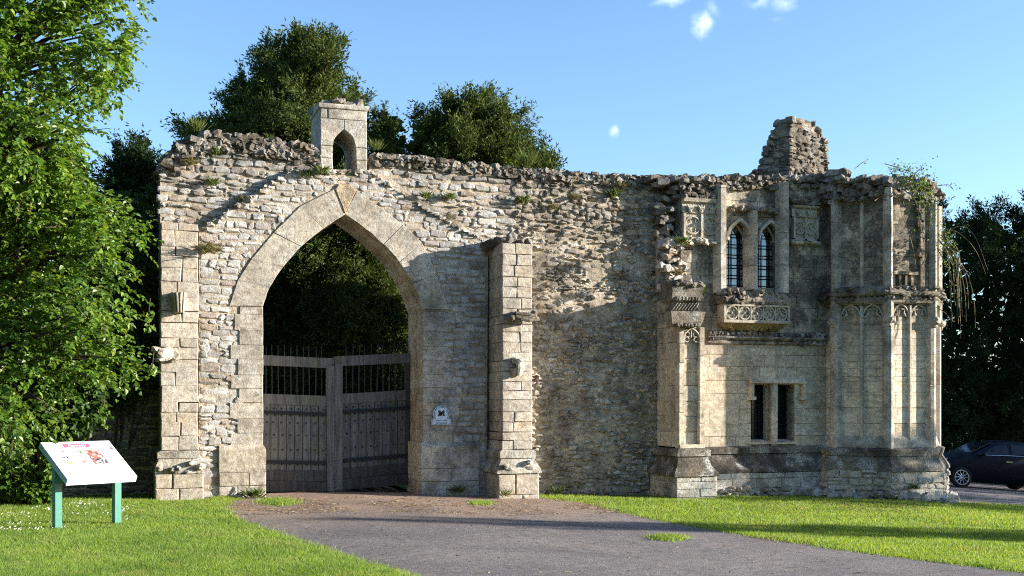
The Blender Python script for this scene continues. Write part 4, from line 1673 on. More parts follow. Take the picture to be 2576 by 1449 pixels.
for (p0, p1, q0, n) in ((.10, .135, .24, 9), (.26, .40, .23, 5), (.26, .40, .38, 5), (.77, .90, .25, 8), (.10, .24, .69, 4), (.27, .50, .70, 6), (.55, .74, .68, 6), (.8, .9, .62, 3)):
    for k in range(n):
        patch('text_line', p0, p1 - R.uniform(0, .03) * (k % 3 == 2), q0 + .022 * k, q0 + .022 * k + .006, M_txt, .001)

# leaning sign-board logo marks near the heading
patch('picture', .69, .72, .085, .115, pic_mat('print_logo', [(.5, .6, .58), (.8, .8, .8)], 60))

# ================================================================== CAR
M_paint = plain_mat('dark_blue_paint', (.0015, .003, .010), .45, 0, spec=.2, coat=0)
M_cglass = plain_mat('car_glass', (.004, .006, .010), .1, spec=.5)
M_tyre = plain_mat('tyre_rubber', (.012, .012, .012), .85)
M_rim = plain_mat('alloy', (.55, .56, .58), .3, .8)
M_chrome = plain_mat('chrome', (.75, .77, .8), .12, 1.0)
M_lamp = plain_mat('headlamp_glass', (.5, .55, .62), .1, spec=.8)
r2 = Vector((C_, -S_, 0))
f2 = Vector((S_, C_, 0))
hd = radians(5)
cF = (-cos(hd) * r2 - sin(hd) * f2).normalized()
cR = Vector((cF.y, -cF.x, 0))
wp = ptT(2416, 1100, 35.0)
cz = gz(wp.x, wp.y)
# car-local: s forward from the front axle, w to the car's left is -cR
car_o = Vector((wp.x, wp.y, cz + .012)) + cR * .80
car = thing('parked_car', 'dark blue car parked in the deep shade under the yews beyond the turret', 'car', car_o)
gslope = (gz(*(car_o - cF * 2.6).xy) - cz) / -2.6


def cp(s, w, z):
    p = car_o + cF * s + cR * w
    return Vector((p.x, p.y, car_o.z + z + gslope * s))


def lerpt(tab, s):
    for (a, va), (b, vb) in zip(tab, tab[1:]):
        if s >= b:
            f = (s - a) / (b - a)
            return va + (vb - va) * f
    return tab[-1][1]


bott = [(.92, .30), (.8, .22), (.4, .2), (-2.8, .2), (-3.3, .25), (-3.52, .38)]
belt = [(.92, .55), (.86, .70), (.6, .82), (-.1, .98), (-.45, 1.04), (-2.4, 1.12), (-3.3, 1.12), (-3.52, .95)]
roof = [(.92, .55), (.86, .72), (.6, .86), (-.1, 1.01), (-.35, 1.07), (-1.15, 1.46), (-1.7, 1.55), (-2.6, 1.52), (-3.1, 1.38), (-3.52, .95)]
hw_ = [(.92, .55), (.82, .72), (.5, .83), (0, .88), (-2.6, .89), (-3.3, .82), (-3.52, .66)]
mb = MB()
rings = []
ss = [.92, .86, .75, .6, .4, .2, 0, -.1, -.25, -.35, -.45, -.7, -.95, -1.15, -1.4, -1.7, -2.1, -2.6, -2.85, -3.1, -3.3, -3.45, -3.52]
for s in ss:
    b0, zl, zr, h = lerpt(bott, s), lerpt(belt, s), lerpt(roof, s), lerpt(hw_, s)
    cab = min(1, max(0, (zr - zl) / .35))
    ru = h * (.9 - .2 * cab)
    pr = [(h * .85, b0), (h * .98, b0 + .12), (h, (b0 + zl) * .55), (h * .985, zl - .06), (h * .95, zl), (ru + .02, zr - .07 * (1 if cab else .3)), (ru * .75, zr - .005), (0, zr + .015)]
    rings.append([cp(s, -w_, z) for w_, z in pr] + [cp(s, w_, z) for w_, z in reversed(pr[:-1])])
mb.rings(rings)
body = mb.build('body', [M_paint], car, smooth=True)


def side_poly(name, pts, mat, par, off=.012):
    """panel lying on the car's flank between belt and roof"""
    m = MB()
    for sg in (-1, 1):
        P = []
        for s, f in pts:
            zl, zr, h = lerpt(belt, s), lerpt(roof, s), lerpt(hw_, s)
            cab = min(1, max(0, (zr - zl) / .35))
            ru = h * (.9 - .2 * cab)
            w0, z0 = h * .95, zl
            w1, z1 = ru + .02, zr - .07
            P.append(cp(s, sg * (w0 + (w1 - w0) * f + off), z0 + (z1 - z0) * f))
        n_ = cR * sg * .01
        m.rings([[p - n_ * 2 for p in P], P])
        m.build(name, [mat], par)
        m = MB()


side_poly('front_window', [(-.75, .10), (-1.0, .10), (-1.3, .1), (-1.55, .1), (-1.55, .92), (-1.35, .9), (-1.15, .86), (-.95, .72)], M_cglass, car)
side_poly('rear_window', [(-1.66, .10), (-2.2, .10), (-2.7, .12), (-2.85, .5), (-2.6, .85), (-2.2, .92), (-1.66, .93)], M_cglass, car)
side_poly('window_trim', [(-.45, .0), (-1.5, .0), (-2.8, .02), (-2.8, .07), (-1.5, .06), (-.45, .09)], M_chrome, car, .02)
mb = MB()
P = [cp(-.42, -.66, 1.09), cp(-.42, .66, 1.09), cp(-1.1, .56, 1.45), cp(-1.1, -.56, 1.45)]
mb.rings([P, [p + Vector((0, 0, .018)) + cF * .012 for p in P]])
mb.build('windscreen', [M_cglass], car)
for sg in (-1, 1):
    mb = MB()
    mb.rings([[cp(.70, sg * .74, .66), cp(.84, sg * .58, .64), cp(.80, sg * .58, .75), cp(.38, sg * .79, .86)], [cp(.73, sg * .79, .66), cp(.90, sg * .60, .64), cp(.84, sg * .60, .77), cp(.40, sg * .83, .88)]])
    mb.build('headlight', [M_lamp], car)
    mb = MB()
    mb.rock(cp(-.62, sg * .98, 1.08), .09, .12, .07, rough=.1)
    mb.build('door_mirror', [M_paint], car)
    for s_ in (0, -2.6):
        K = 28
        wo_, wi_ = sg * .90, sg * .70
        mb = MB()
        circ = lambda r, w_: [cp(s_ + r * cos(2 * pi * i / K), w_, .32 + r * sin(2 * pi * i / K)) for i in range(K)]
        mb.rings([circ(.31, wi_), circ(.325, wi_ + sg * .05), circ(.325, wo_ - sg * .03), circ(.305, wo_), circ(.235, wo_ - sg * .005), circ(.23, wo_ - sg * .10)])
        wh = mb.build('wheel', [M_tyre], car, smooth=True)
        mb = MB()
        mb.rings([circ(.235, wo_ - sg * .004), circ(.235, wo_ + sg * .006), circ(.205, wo_ + sg * .006), circ(.20, wo_ - sg * .02)], False, False)
        for q in range(10):
            a0 = 2 * pi * q / 10
            for da in (0,):
                c0 = cp(s_ + .03 * cos(a0), wo_ - sg * .005, .32 + .03 * sin(a0))
                c1 = cp(s_ + .21 * cos(a0), wo_ + sg * .002, .32 + .21 * sin(a0))
                mb.tube([c0, c1], [.022, .014], 5)
        mb.rings([circ(.05, wo_ - sg * .02), circ(.045, wo_ + sg * .01)])
        mb.build('rim', [M_rim], wh)
mb = MB()
mb.rings([[cp(.90, -.42, .42), cp(.90, .42, .42), cp(.905, .42, .54), cp(.905, -.42, .54)], [cp(.935, -.42, .42), cp(.935, .42, .42), cp(.935, .42, .54), cp(.935, -.42, .54)]])
mb.build('grille', [M_tyre], car)
mb = MB()
for sg in (-1, 1):
    mb.rings([[cp(-1.62, sg * .90, .88), cp(-1.40, sg * .90, .88), cp(-1.40, sg * .90, .92), cp(-1.62, sg * .90, .92)], [cp(-1.62, sg * .925, .88), cp(-1.40, sg * .925, .88), cp(-1.40, sg * .925, .92), cp(-1.62, sg * .925, .92)]])
    mb.build('door_handle', [M_chrome], car)
    mb = MB()
# ================================================================== GROUND
def sheet_grid(name, xs, ys, mat, dz=0.0, kind='structure'):
    V = np.array([(x, y, gz(x, y) + dz) for y in ys for x in xs])
    n = len(xs)
    T = [(j * n + i, j * n + i + 1, (j + 1) * n + i + 1, (j + 1) * n + i) for j in range(len(ys) - 1) for i in range(n - 1)]
    o = npmesh(name, V, T, mat, smooth=True, loop=4)
    return tag(o, kind=kind)


def lawn_mat():
    b = NT('lawn_soil')
    p = b.n('ShaderNodeNewGeometry').outputs['Position']
    c = b.ramp(b.noise(p, 1.2, 6, .7), [(.3, (.05, .085, .016)), (.55, (.085, .13, .024)), (.75, (.12, .15, .035))])
    c = b.mix(1.0, c, b.ramp(b.noise(p, 30, 4, .7), [(.3, (.5, .5, .5)), (.7, (1.3, 1.3, 1.3))]), 'MULTIPLY')
    bs = b.n('ShaderNodeBsdfPrincipled', Base__Color=c, Roughness=.9, Normal=b.n('ShaderNodeBump', Strength=.8, Distance=.03, Height=b.noise(p, 40, 5, .7)).outputs[0])
    bs.inputs['Specular IOR Level'].default_value = .1
    return b.out(bs.outputs[0])


def path_mat(name, litter=True):
    b = NT(name)
    p = b.n('ShaderNodeNewGeometry').outputs['Position']
    s = b.n('ShaderNodeSeparateXYZ', Vector=p)
    c = b.ramp(b.noise(p, 75, 3, .85), [(.30, (.045, .042, .044)), (.46, (.14, .123, .115)), (.6, (.23, .203, .19)), (.72, (.46, .42, .39))])
    c = b.mix(1.0, c, b.ramp(b.noise(p, .8, 5, .65), [(.3, (.8, .8, .82)), (.7, (1.15, 1.12, 1.1))]), 'MULTIPLY')
    h = b.noise(p, 75, 3, .85)
    if litter:
        # pine-needle litter swept up against the wall and scattered rust stains
        near = b.step(b.m('ADD', s.outputs[1], b.m('MULTIPLY', b.m('SUBTRACT', b.noise(p, .55, 6, .7), .5), 5.5)), -5.2, -2.3)
        mp = b.n('ShaderNodeMapping', Vector=p)
        mp.inputs['Scale'].default_value = (1.0, 3.5, 1.0)
        st = b.noise(mp.outputs[0], 7, 8, .8)
        f = b.m('MULTIPLY', near, b.step(st, .36, .56))
        lc = b.ramp(b.noise(mp.outputs[0], 26, 5, .8), [(.3, (.11, .065, .04)), (.5, (.30, .19, .12)), (.7, (.52, .39, .27))])
        c = b.mix(b.m('MULTIPLY', f, .95), c, lc)
        rs = b.m('MULTIPLY', b.step(b.noise(p, .5, 5, .7), .57, .66), b.step(b.noise(p, 60, 3, .8), .5, .6))
        c = b.mix(b.m('MULTIPLY', rs, .45), c, (.24, .09, .05))
    # patched and worn areas
    c = b.mix(1.0, c, b.ramp(b.noise(p, .33, 4, .5, 1.5), [(.38, (.82, .82, .84)), (.5, (1, 1, 1)), (.62, (1.16, 1.13, 1.1))]), 'MULTIPLY')
    c = b.mix(1.0, c, b.ramp(b.noise(p, 9, 5, .75), [(.35, (.72, .72, .73)), (.5, (1, 1, 1)), (.66, (1.25, 1.22, 1.2))]), 'MULTIPLY')
    bs = b.n('ShaderNodeBsdfPrincipled', Base__Color=c, Roughness=.85, Normal=b.n('ShaderNodeBump', Strength=.8, Distance=.02, Height=h).outputs[0])
    bs.inputs['Specular IOR Level'].default_value = .3
    return b.out(bs.outputs[0])


def steps(a, b, segs):
    o = []
    for (e, d) in segs:
        while a < e:
            o.append(a)
            a += d
    o.append(b)
    return o


M_lawn = lawn_mat()
gxs = steps(-500, 900, [(-60, 40), (-20, 5), (-6, 1.5), (18, .5), (60, 2), (200, 20), (900, 100)])
gys = steps(-300, 1500, [(-40, 40), (-22, 3), (2, .5), (20, 1.5), (100, 8), (400, 60), (1500, 200)])
sheet_grid('ground', gxs, gys, M_lawn)

PATH_L = [(672, 1236), (640, 1250), (585, 1262), (562, 1280), (600, 1312), (700, 1346), (800, 1382), (900, 1415), (1010, 1450), (1200, 1512), (1700, 1690)]
PATH_R = [(1100, 1236), (1250, 1246), (1380, 1256), (1470, 1266), (1530, 1281), (1600, 1299), (1700, 1320), (1900, 1353), (2100, 1383), (2300, 1409), (2600, 1446), (3400, 1540)]


def resamp(pts, n):
    P = [gp(u, v) for u, v in pts]
    d = [0]
    for a, b in zip(P, P[1:]):
        d.append(d[-1] + (b - a).length)
    o = []
    for k in range(n):
        s = d[-1] * k / (n - 1)
        i = next(j for j in range(len(d) - 1) if d[j + 1] >= s - 1e-9)
        o.append(P[i].lerp(P[i + 1], (s - d[i]) / max(1e-9, d[i + 1] - d[i])))
    return o


pl_, pr_ = resamp(PATH_L, 90), resamp(PATH_R, 90)
for q in (pl_, pr_):
    for i in range(4, 90):
        q[i] += Vector((noise.noise((i * .35, q[i].x, 0)) * .05, noise.noise((i * .35, q[i].x, 9)) * .05, 0))
inner0, inner1 = Vector((xl + .0, 1.6, 0)), Vector((xr, 1.6, 0))
V, T, m = [], [], 24
rows = [(Vector((xl - .1, 5.0, 0)), Vector((xr + .1, 5.0, 0))), (Vector((xl - .02, .5, 0)), Vector((xr + .02, .5, 0)))] + list(zip(pl_, pr_))
for a, b in rows:
    for k in range(m + 1):
        q = a.lerp(b, k / m)
        V.append((q.x, q.y, gz(q.x, q.y) + .012))
T = [(j * (m + 1) + i, j * (m + 1) + i + 1, (j + 1) * (m + 1) + i + 1, (j + 1) * (m + 1) + i) for j in range(len(rows) - 1) for i in range(m)]
PATHPOLY = [(q.x, q.y) for q in [rows[1][0]] + pl_] + [(q.x, q.y) for q in reversed([rows[1][1]] + pr_)]
M_path = path_mat('asphalt')
tag(npmesh('path', V, T, M_path, smooth=True, loop=4), kind='structure')

# side road beyond the turret
V, T = [], []
ra = [(14.6 + k * 2.0, 1.6 - .10 * k) for k in range(30)]
M_road = path_mat('road_asphalt', False)
for k in range(40):
    x = 14.9 + k * 1.0
    y0 = -.75 - .12 * (x - 15) + .05 * noise.noise((x, 0, 0))
    for q in range(9):
        y = y0 + q * 2.6
        V.append((x, y, gz(x, y) + .012))
for k in range(39):
    for q in range(8):
        T.append((k * 9 + q, (k + 1) * 9 + q, (k + 1) * 9 + q + 1, k * 9 + q + 1))
ROADY = lambda x: -.75 - .12 * (x - 15)
tag(npmesh('road', V, T, M_road, smooth=True, loop=4), kind='structure')
# ================================================================== VEGETATION
def unit(a):
    return a / np.maximum(1e-9, np.linalg.norm(a, axis=1, keepdims=True))


def leaves(name, P, D, N, L, W, mat, parent=None, base=(0, 0, 0), fold=.18, hexa=False):
    D = unit(D)
    B = unit(np.cross(D, N))
    N = unit(np.cross(B, D))
    L, W = L[:, None], W[:, None]
    n = len(P)
    if hexa:
        cols = [P, P + D * L * .22 + B * W * .46 + N * W * fold, P + D * L * .58 + B * W * .42 + N * W * fold, P + D * L - N * L * .12, P + D * L * .58 - B * W * .42 + N * W * fold, P + D * L * .22 - B * W * .46 + N * W * fold]
        V = np.stack(cols, 1).reshape(-1, 3)
        t = np.array([[0, 1, 2], [0, 2, 3], [0, 3, 4], [0, 4, 5]])
        T = (np.arange(n)[:, None, None] * 6 + t[None]).reshape(-1, 3)
    else:
        cols = [P, P + D * L * .45 + B * W * .5 + N * W * fold, P + D * L, P + D * L * .45 - B * W * .5 + N * W * fold]
        V = np.stack(cols, 1).reshape(-1, 3)
        t = np.array([[0, 1, 2], [0, 2, 3]])
        T = (np.arange(n)[:, None, None] * 4 + t[None]).reshape(-1, 3)
    return npmesh(name, V, T, mat, parent, base)


def edge_dist(U, poly):
    """distance (px) and vector to the nearest polygon edge point"""
    best = np.full(len(U), 1e9)
    vec = np.zeros_like(U)
    for i in range(len(poly)):
        a, b = np.array(poly[i], float), np.array(poly[(i + 1) % len(poly)], float)
        ab = b - a
        s = np.clip(((U - a) @ ab) / max(1e-9, ab @ ab), 0, 1)
        q = a + s[:, None] * ab
        d = np.linalg.norm(U - q, axis=1)
        m = d < best
        best[m] = d[m]
        vec[m] = (q - U)[m]
    return best, vec


def sample_poly(poly, n):
    pa = np.array(poly, float)
    lo, hi = pa.min(0), pa.max(0)
    out = []
    tot = 0
    while tot < n:
        U = lo + NR.random((n * 2, 2)) * (hi - lo)
        ins = np.zeros(len(U), bool)
        j = len(pa) - 1
        for i in range(len(pa)):
            c = (pa[i, 1] > U[:, 1]) != (pa[j, 1] > U[:, 1])
            xx = (pa[j, 0] - pa[i, 0]) * (U[:, 1] - pa[i, 1]) / (pa[j, 1] - pa[i, 1] + 1e-12) + pa[i, 0]
            ins ^= c & (U[:, 0] < xx)
            j = i
        out.append(U[ins])
        tot += ins.sum()
    return np.concatenate(out)[:n]


def vnoise(P, s, o=0.0):
    return np.array([noise.noise((p[0] * s + o, p[1] * s, p[2] * s)) for p in P])


R3 = np.array([C_, -S_, 0.0])
F3 = np.array([S_, C_, 0.0])
Z3 = np.array([0, 0, 1.0])


def unproj(U, t):
    k = (U[:, 0] - U0) / FPX
    return np.stack([t * (S_ + C_ * k), CY + t * (C_ - S_ * k), EYE + t * (HZ - U[:, 1]) / FPX], 1)


def crown_pts(poly, t, dmax, n, E=120, front=.72, lump=.5, ls=.9, gap=-.35, off=0.0, shell=.35):
    """points near the surface of a rounded crown with lumps, and their outward direction"""
    U = sample_poly(poly, n)
    e, vec = edge_dist(U, poly)
    x = np.clip(e / E, 0, 1)
    half = dmax * np.sqrt(np.clip(1 - (1 - x) ** 2, 0, 1))
    sgn = np.where(NR.random(n) < front, -1.0, 1.0)
    inner = 1 - shell * NR.random(n) ** 1.5
    P = unproj(U, np.full(n, float(t)))
    nz = vnoise(P, ls, off)
    dep = sgn * half * inner * (1 + lump * nz)
    P = unproj(U, t + dep)
    nz2 = vnoise(P, ls * 1.4, off + 31)
    keep = nz2 > gap - .25 * x
    lat = vec / np.maximum(1e-6, e)[:, None] * (1 - x)[:, None] ** 1.0
    O = lat[:, :1] * R3 - lat[:, 1:] * Z3 + sgn[:, None] * np.sqrt(np.clip(x, .02, 1))[:, None] * F3
    return P[keep], unit(O[keep]), x[keep]


def yew(name, label, poly, t, dmax, n, K=13, E=110, mat=None, trunk=None, group=None, cat='tree', size=1.0, up=.35, lump=.55, ls=.8, gap=-.3, off=0.0, front=.75, leafL=(.08, .16), leafW=(.025, .045)):
    # plumes: long tapering boughs made of many sprays
    KP = 15
    A, OA, xa_ = crown_pts(poly, t, dmax, n // KP, E, front, lump, ls, gap, off)
    ma = len(A)
    pax = unit(OA * .75 + Z3 * up * 1.5 + NR.normal(0, .3, (ma, 3)))
    pl_n = NR.uniform(.5, 1.25, ma) * size
    ii = np.repeat(np.arange(ma), KP)
    sp = NR.random(len(ii)) ** .8
    P = A[ii] + pax[ii] * ((sp - .68) * pl_n[ii])[:, None] - Z3 * (.25 * sp * sp * pl_n[ii] * (up < .8))[:, None] + NR.normal(0, .16, (len(ii), 3)) * ((1.05 - sp) * size)[:, None]
    O, x = OA[ii], xa_[ii]
    m = len(P)
    ax = unit(pax[ii] * .9 + O * .3 + NR.normal(0, .4, (m, 3)))
    sl = (.16 + .22 * NR.random(m)) * size
    idx = np.repeat(np.arange(m), K)
    s = NR.uniform(-.4, 1.0, len(idx)) * sl[idx]
    Q = P[idx] + ax[idx] * s[:, None] + NR.normal(0, .045 * size, (len(idx), 3))
    D = unit(ax[idx] * .8 + NR.normal(0, .55, (len(idx), 3)) - Z3 * .15)
    Nn = NR.normal(0, 1, (len(idx), 3)) + Z3 * .4
    L = NR.uniform(*leafL, len(idx)) * size
    W = NR.uniform(*leafW, len(idx)) * size
    pa = np.array(poly, float)
    cx_ = pa[:, 0].mean() if trunk is None else trunk[0]
    b = ptT(cx_, 1200, t)
    b.z = gz(b.x, b.y)
    tr = thing(name, label, cat, b, group)
    # dense twiggy inside of the crown
    Pi, Oi, xi = crown_pts(poly, t, dmax * .62, int(n * .8), E, .6, .4, ls, -9, off, shell=.9)
    Pi = Pi[xi > .3]
    k = len(Pi)
    Q = np.concatenate([Q, Pi])
    D = np.concatenate([D, NR.normal(0, 1, (k, 3))])
    Nn = np.concatenate([Nn, NR.normal(0, 1, (k, 3))])
    L = np.concatenate([L, NR.uniform(.2, .42, k) * size])
    W = np.concatenate([W, NR.uniform(.16, .32, k) * size])
    leaves('crown', Q, D, Nn, L, W, mat or M_yew, tr)
    # trunk with limbs reaching into the crown
    mb = MB()
    topz = ptT(cx_, pa[:, 1].min() + (pa[:, 1].max() - pa[:, 1].min()) * .15, t).z
    r0 = .28 if topz > 5 else .16
    tp = Vector((b.x + .2, b.y, topz))
    mb.tube([b - Vector((0, 0, .2)), b.lerp(tp, .3) + Vector((.1, 0, 0)), b.lerp(tp, .65), tp], [r0, r0 * .75, r0 * .45, .03], 9)
    for k in range(9):
        j = R.randrange(m)
        q = Vector(P[j])
        a = b.lerp(tp, R.uniform(.25, .8))
        mb.tube([a, a.lerp(q, .5) + Vector((0, 0, .25)), a.lerp(q, .92)], [r0 * .3, r0 * .18, .015], 6)
    mb.build('trunk', [M_bark], tr)
    return tr


M_bark = plain_mat('bark', (.075, .055, .04), .95, spec=.1, var=.4, scale=9, bump=.8)
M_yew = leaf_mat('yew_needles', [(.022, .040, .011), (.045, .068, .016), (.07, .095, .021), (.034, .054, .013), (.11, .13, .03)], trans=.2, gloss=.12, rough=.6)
M_yew_shade = leaf_mat('shaded_yew_needles', [(.010, .022, .009), (.018, .034, .012), (.024, .042, .014)], trans=.12, gloss=.08, rough=.7)  # darker copy of the yew needles, with the shade put into the colour
M_lime = leaf_mat('lime_leaf', [(.045, .10, .016), (.075, .15, .02), (.11, .20, .026), (.06, .125, .02), (.16, .25, .04), (.19, .25, .05)], trans=.42, gloss=.4, rough=.4)
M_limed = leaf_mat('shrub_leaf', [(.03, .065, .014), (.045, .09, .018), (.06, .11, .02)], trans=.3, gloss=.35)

BIGYEW = [(455, 380), (462, 300), (488, 292), (505, 318), (528, 296), (545, 270), (560, 232), (585, 205), (612, 172), (640, 176), (655, 150), (668, 120), (690, 92), (705, 98), (735, 72), (765, 84), (800, 70), (832, 84), (846, 100), (858, 108), (866, 150), (862, 178), (880, 195), (902, 205), (905, 240), (928, 262), (930, 300), (925, 420), (900, 640), (470, 640)]
yew('yew_tree', 'tallest dark yew rising behind the arch and bellcote', BIGYEW, 30, 2.6, 11500, E=150, trunk=(740, 0), ls=.75, off=3.3, lump=.9, gap=-.12)
yew('yew_tree', 'small rounded yew showing between the bellcote and the broad yew', [(930, 450), (925, 330), (945, 300), (962, 282), (985, 278), (1005, 290), (1016, 320), (1020, 460), (1010, 640), (930, 640)], 28, 1.0, 1500, E=50, off=8.1, size=.85)
MIDYEW = [(1004, 460), (1008, 340), (1020, 318), (1030, 285), (1052, 278), (1068, 286), (1095, 270), (1110, 248), (1128, 252), (1142, 216), (1165, 226), (1190, 218), (1215, 232), (1240, 220), (1262, 236), (1290, 262), (1306, 280), (1312, 310), (1306, 335), (1326, 352), (1342, 378), (1352, 366), (1378, 356), (1388, 400), (1395, 470), (1390, 640), (1010, 640)]
yew('yew_tree', 'broad yew with several tops behind the middle of the wall', MIDYEW, 29, 2.2, 6500, E=110, trunk=(1190, 0), off=15.7, lump=.9, gap=-.12)
ARCHYEW = [(560, 420), (930, 420), (1000, 560), (1010, 800), (990, 1060), (600, 1060)]
yew('yew_tree', 'drooping yew filling the opening of the arch behind the gate', ARCHYEW, 25.0, 1.5, 9500, E=190, trunk=(860, 0), off=22.4, lump=.9, ls=.85, up=-.25, size=.85, gap=-.4, front=.8)
yew('yew_tree', 'unlit yew further back filling the right side of the arch opening', [(620, 430), (1150, 430), (1150, 1080), (620, 1080)], 28, 1.0, 4200, E=100, trunk=(1000, 0), off=12.4, mat=M_yew_shade)
yew('yew_tree', 'low shadowed yew boughs hanging behind the gate bars', [(560, 900), (1120, 900), (1140, 1180), (560, 1180)], 26.5, 1.0, 2200, E=60, trunk=(700, 0), off=2.4, mat=M_yew_shade)
yew('yew_tree', 'dark narrow evergreen at the left end of the wall above the ivy', [(232, 560), (262, 440), (285, 405), (284, 368), (302, 350), (318, 346), (330, 362), (350, 352), (376, 352), (386, 372), (380, 392), (398, 402), (412, 420), (418, 620), (415, 1080), (225, 1080)], 21.5, .8, 4200, E=60, off=44, trunk=(320, 0), size=.75, mat=M_yew_shade, up=.6, front=.85)
RY = [(2300, 640), (2340, 520), (2362, 502), (2400, 500), (2428, 512), (2448, 520), (2470, 500), (2492, 494), (2512, 512), (2535, 520), (2556, 500), (2580, 480), (2680, 455), (2800, 460), (2900, 500), (2920, 900), (2900, 1150), (2300, 1150)]
yew('yew_tree', 'dense yew with shade-darkened needles filling the background right of the turret', RY, 44, 3.0, 9000, E=170, off=51, trunk=(2550, 0), size=1.25, mat=M_yew_shade, front=.8)
yew('yew_tree', 'low dark yew skirt behind the parked car', [(2280, 900), (2900, 880), (2950, 1215), (2280, 1215)], 46, 1.5, 3500, E=120, off=71, trunk=(2700, 0), size=1.3, mat=M_yew_shade)


# ---- lime tree on the left
def sprays(P, O, x, K, lenr, leafL, droop=.35, side=.75):
    m = len(P)
    ax = unit(O * .9 + NR.normal(0, .35, (m, 3)) - Z3 * (-.05 + droop * NR.random((m, 1))))
    sl = NR.uniform(*lenr, m)
    idx = np.repeat(np.arange(m), K)
    s = np.tile((np.arange(K) + .3) / K, m) + NR.normal(0, .03, m * K)
    sag = -.15 * (s ** 2) * sl[idx]
    Q = P[idx] + ax[idx] * ((s - .42) * sl[idx])[:, None] + Z3 * sag[:, None]
    sd = unit(np.cross(ax, Z3))
    alt = np.where(np.arange(len(idx)) % 2 == 0, 1.0, -1.0)
    D = ax[idx] * .55 + sd[idx] * (alt * side)[:, None] + NR.normal(0, .28, (len(idx), 3)) - Z3 * .25
    Nn = Z3 + NR.normal(0, .42, (len(idx), 3)) + np.array([.30, -.12, 0])
    L = NR.uniform(*leafL, len(idx)) * (1.05 - .3 * s)
    twigs = (P, ax, sl)
    return Q, D, Nn, L, L * NR.uniform(.7, .92, len(L)), twigs


limeb = ptT(-120, 1200, 16.5)
limeb.z = 0
lt = thing('lime_tree', 'tall lime tree with bright drooping foliage along the left edge', 'tree', limeb)
UP_ = [(-700, -260), (200, -260), (338, -60), (374, 0), (372, 18), (345, 30), (330, 48), (340, 75), (352, 100), (356, 140), (330, 170), (300, 196), (312, 228), (296, 262), (262, 250), (226, 262), (234, 300), (228, 348), (205, 380), (200, 440), (215, 500), (-700, 560)]
LOW = [(-700, 420), (190, 400), (212, 440), (262, 470), (300, 520), (342, 552), (370, 590), (362, 640), (332, 690), (352, 730), (336, 780), (318, 850), (345, 900), (385, 935), (340, 962), (300, 950), (268, 990), (255, 1020), (215, 1000), (160, 1032), (182, 1062), (140, 1085), (96, 1100), (50, 1140), (0, 1160), (-700, 1160)]
allQ = []
tw = []
for (poly, t, dm, n, E, off, g, K) in ((UP_, 15.2, 1.8, 4200, 150, 5.5, -.2, 12), (LOW, 15.8, 1.5, 3000, 120, 12.5, -.05, 12)):
    P, O, x = crown_pts(poly, t, dm, n, E, .8, .6, 1.1, g, off, shell=.7)
    Q = sprays(P, O, x, K, (.25, .5), (.055, .11))
    allQ.append(Q)
    tw.append(Q[5])
cat_ = lambda i: np.concatenate([q[i] for q in allQ])
leaves('crown', cat_(0), cat_(1), cat_(2), cat_(3), cat_(4), M_lime, lt, hexa=True)
mb = MB()
hub = [limeb + Vector((.1 * k, 0, h)) for k, h in enumerate((2.0, 3.2, 4.6, 6.2, 7.6))]
mb.tube([limeb - Vector((0, 0, .2))] + hub + [limeb + Vector((.6, 0, 10))], [.34, .28, .24, .2, .15, .1, .04], 10)
for (P, ax, sl) in tw:
    for j in range(0, len(P), 9):
        q = Vector(P[j])
        if q.x < limeb.x - 1.5:
            continue
        a = min(hub, key=lambda h: (h - q).length + max(0, h.z - q.z) * .5)
        mid = a.lerp(q, .55) + Vector((0, 0, .18))
        mb.tube([a, mid, q, q + Vector(ax[j]) * float(sl[j]) * .8 - Vector((0, 0, .05))], [.035, .022, .009, .003], 4)
for (u0, v0, u1, v1, r) in ((-60, 75, 90, 125, .05), (120, 150, 165, 225, .02), (-40, 330, 160, 420, .03), (-80, 240, 60, 190, .04)):
    mb.tube([ptT(u0, v0, 15.0), ptT((u0 + u1) / 2, (v0 + v1) / 2 - 8, 14.6), ptT(u1, v1, 14.3)], [r, r * .8, r * .5], 6)
mb.build('trunk', [M_bark], lt)

# dark laurel/ivy mass between lime and wall end
def shrub(name, label, poly, t, dm, n, mat, cat='shrub', E=60, K=9, L=(.06, .1), off=0.0, gap=-.3, group=None, front=.8, lenr=(.18, .4)):
    P, O, x = crown_pts(poly, t, dm, n, E, front, .6, 1.4, gap, off, shell=.5)
    Q, D, N_, L_, W_, twg = sprays(P, O, x, K, lenr, L)
    pa = np.array(poly, float)
    b = ptT(pa[:, 0].mean(), 1230, t)
    b.z = gz(b.x, b.y)
    s = thing(name, label, cat, b, group)
    leaves('foliage', Q, D, N_, L_, W_, mat, s, hexa=True)
    m = MB()
    for j in range(0, len(P), max(1, len(P) // 30)):
        q = Vector(P[j])
        m.tube([b + Vector((R.uniform(-.1, .1), 0, 0)), b.lerp(q, .6) + Vector((0, 0, .1)), q], [.018, .012, .004], 5)
    m.build('stem', [M_bark], s)
    return s


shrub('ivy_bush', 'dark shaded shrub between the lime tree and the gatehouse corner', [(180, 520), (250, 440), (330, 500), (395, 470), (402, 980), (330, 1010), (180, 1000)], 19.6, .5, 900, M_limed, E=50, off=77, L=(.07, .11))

shrub('ivy_bush', 'deep dark laurel thicket behind the lime foliage at the left edge', [(-120, 360), (60, 330), (200, 400), (262, 520), (262, 1040), (120, 1110), (-120, 1120)], 18.6, .5, 2600, M_limed, E=70, off=97, L=(.11, .18), gap=-9)

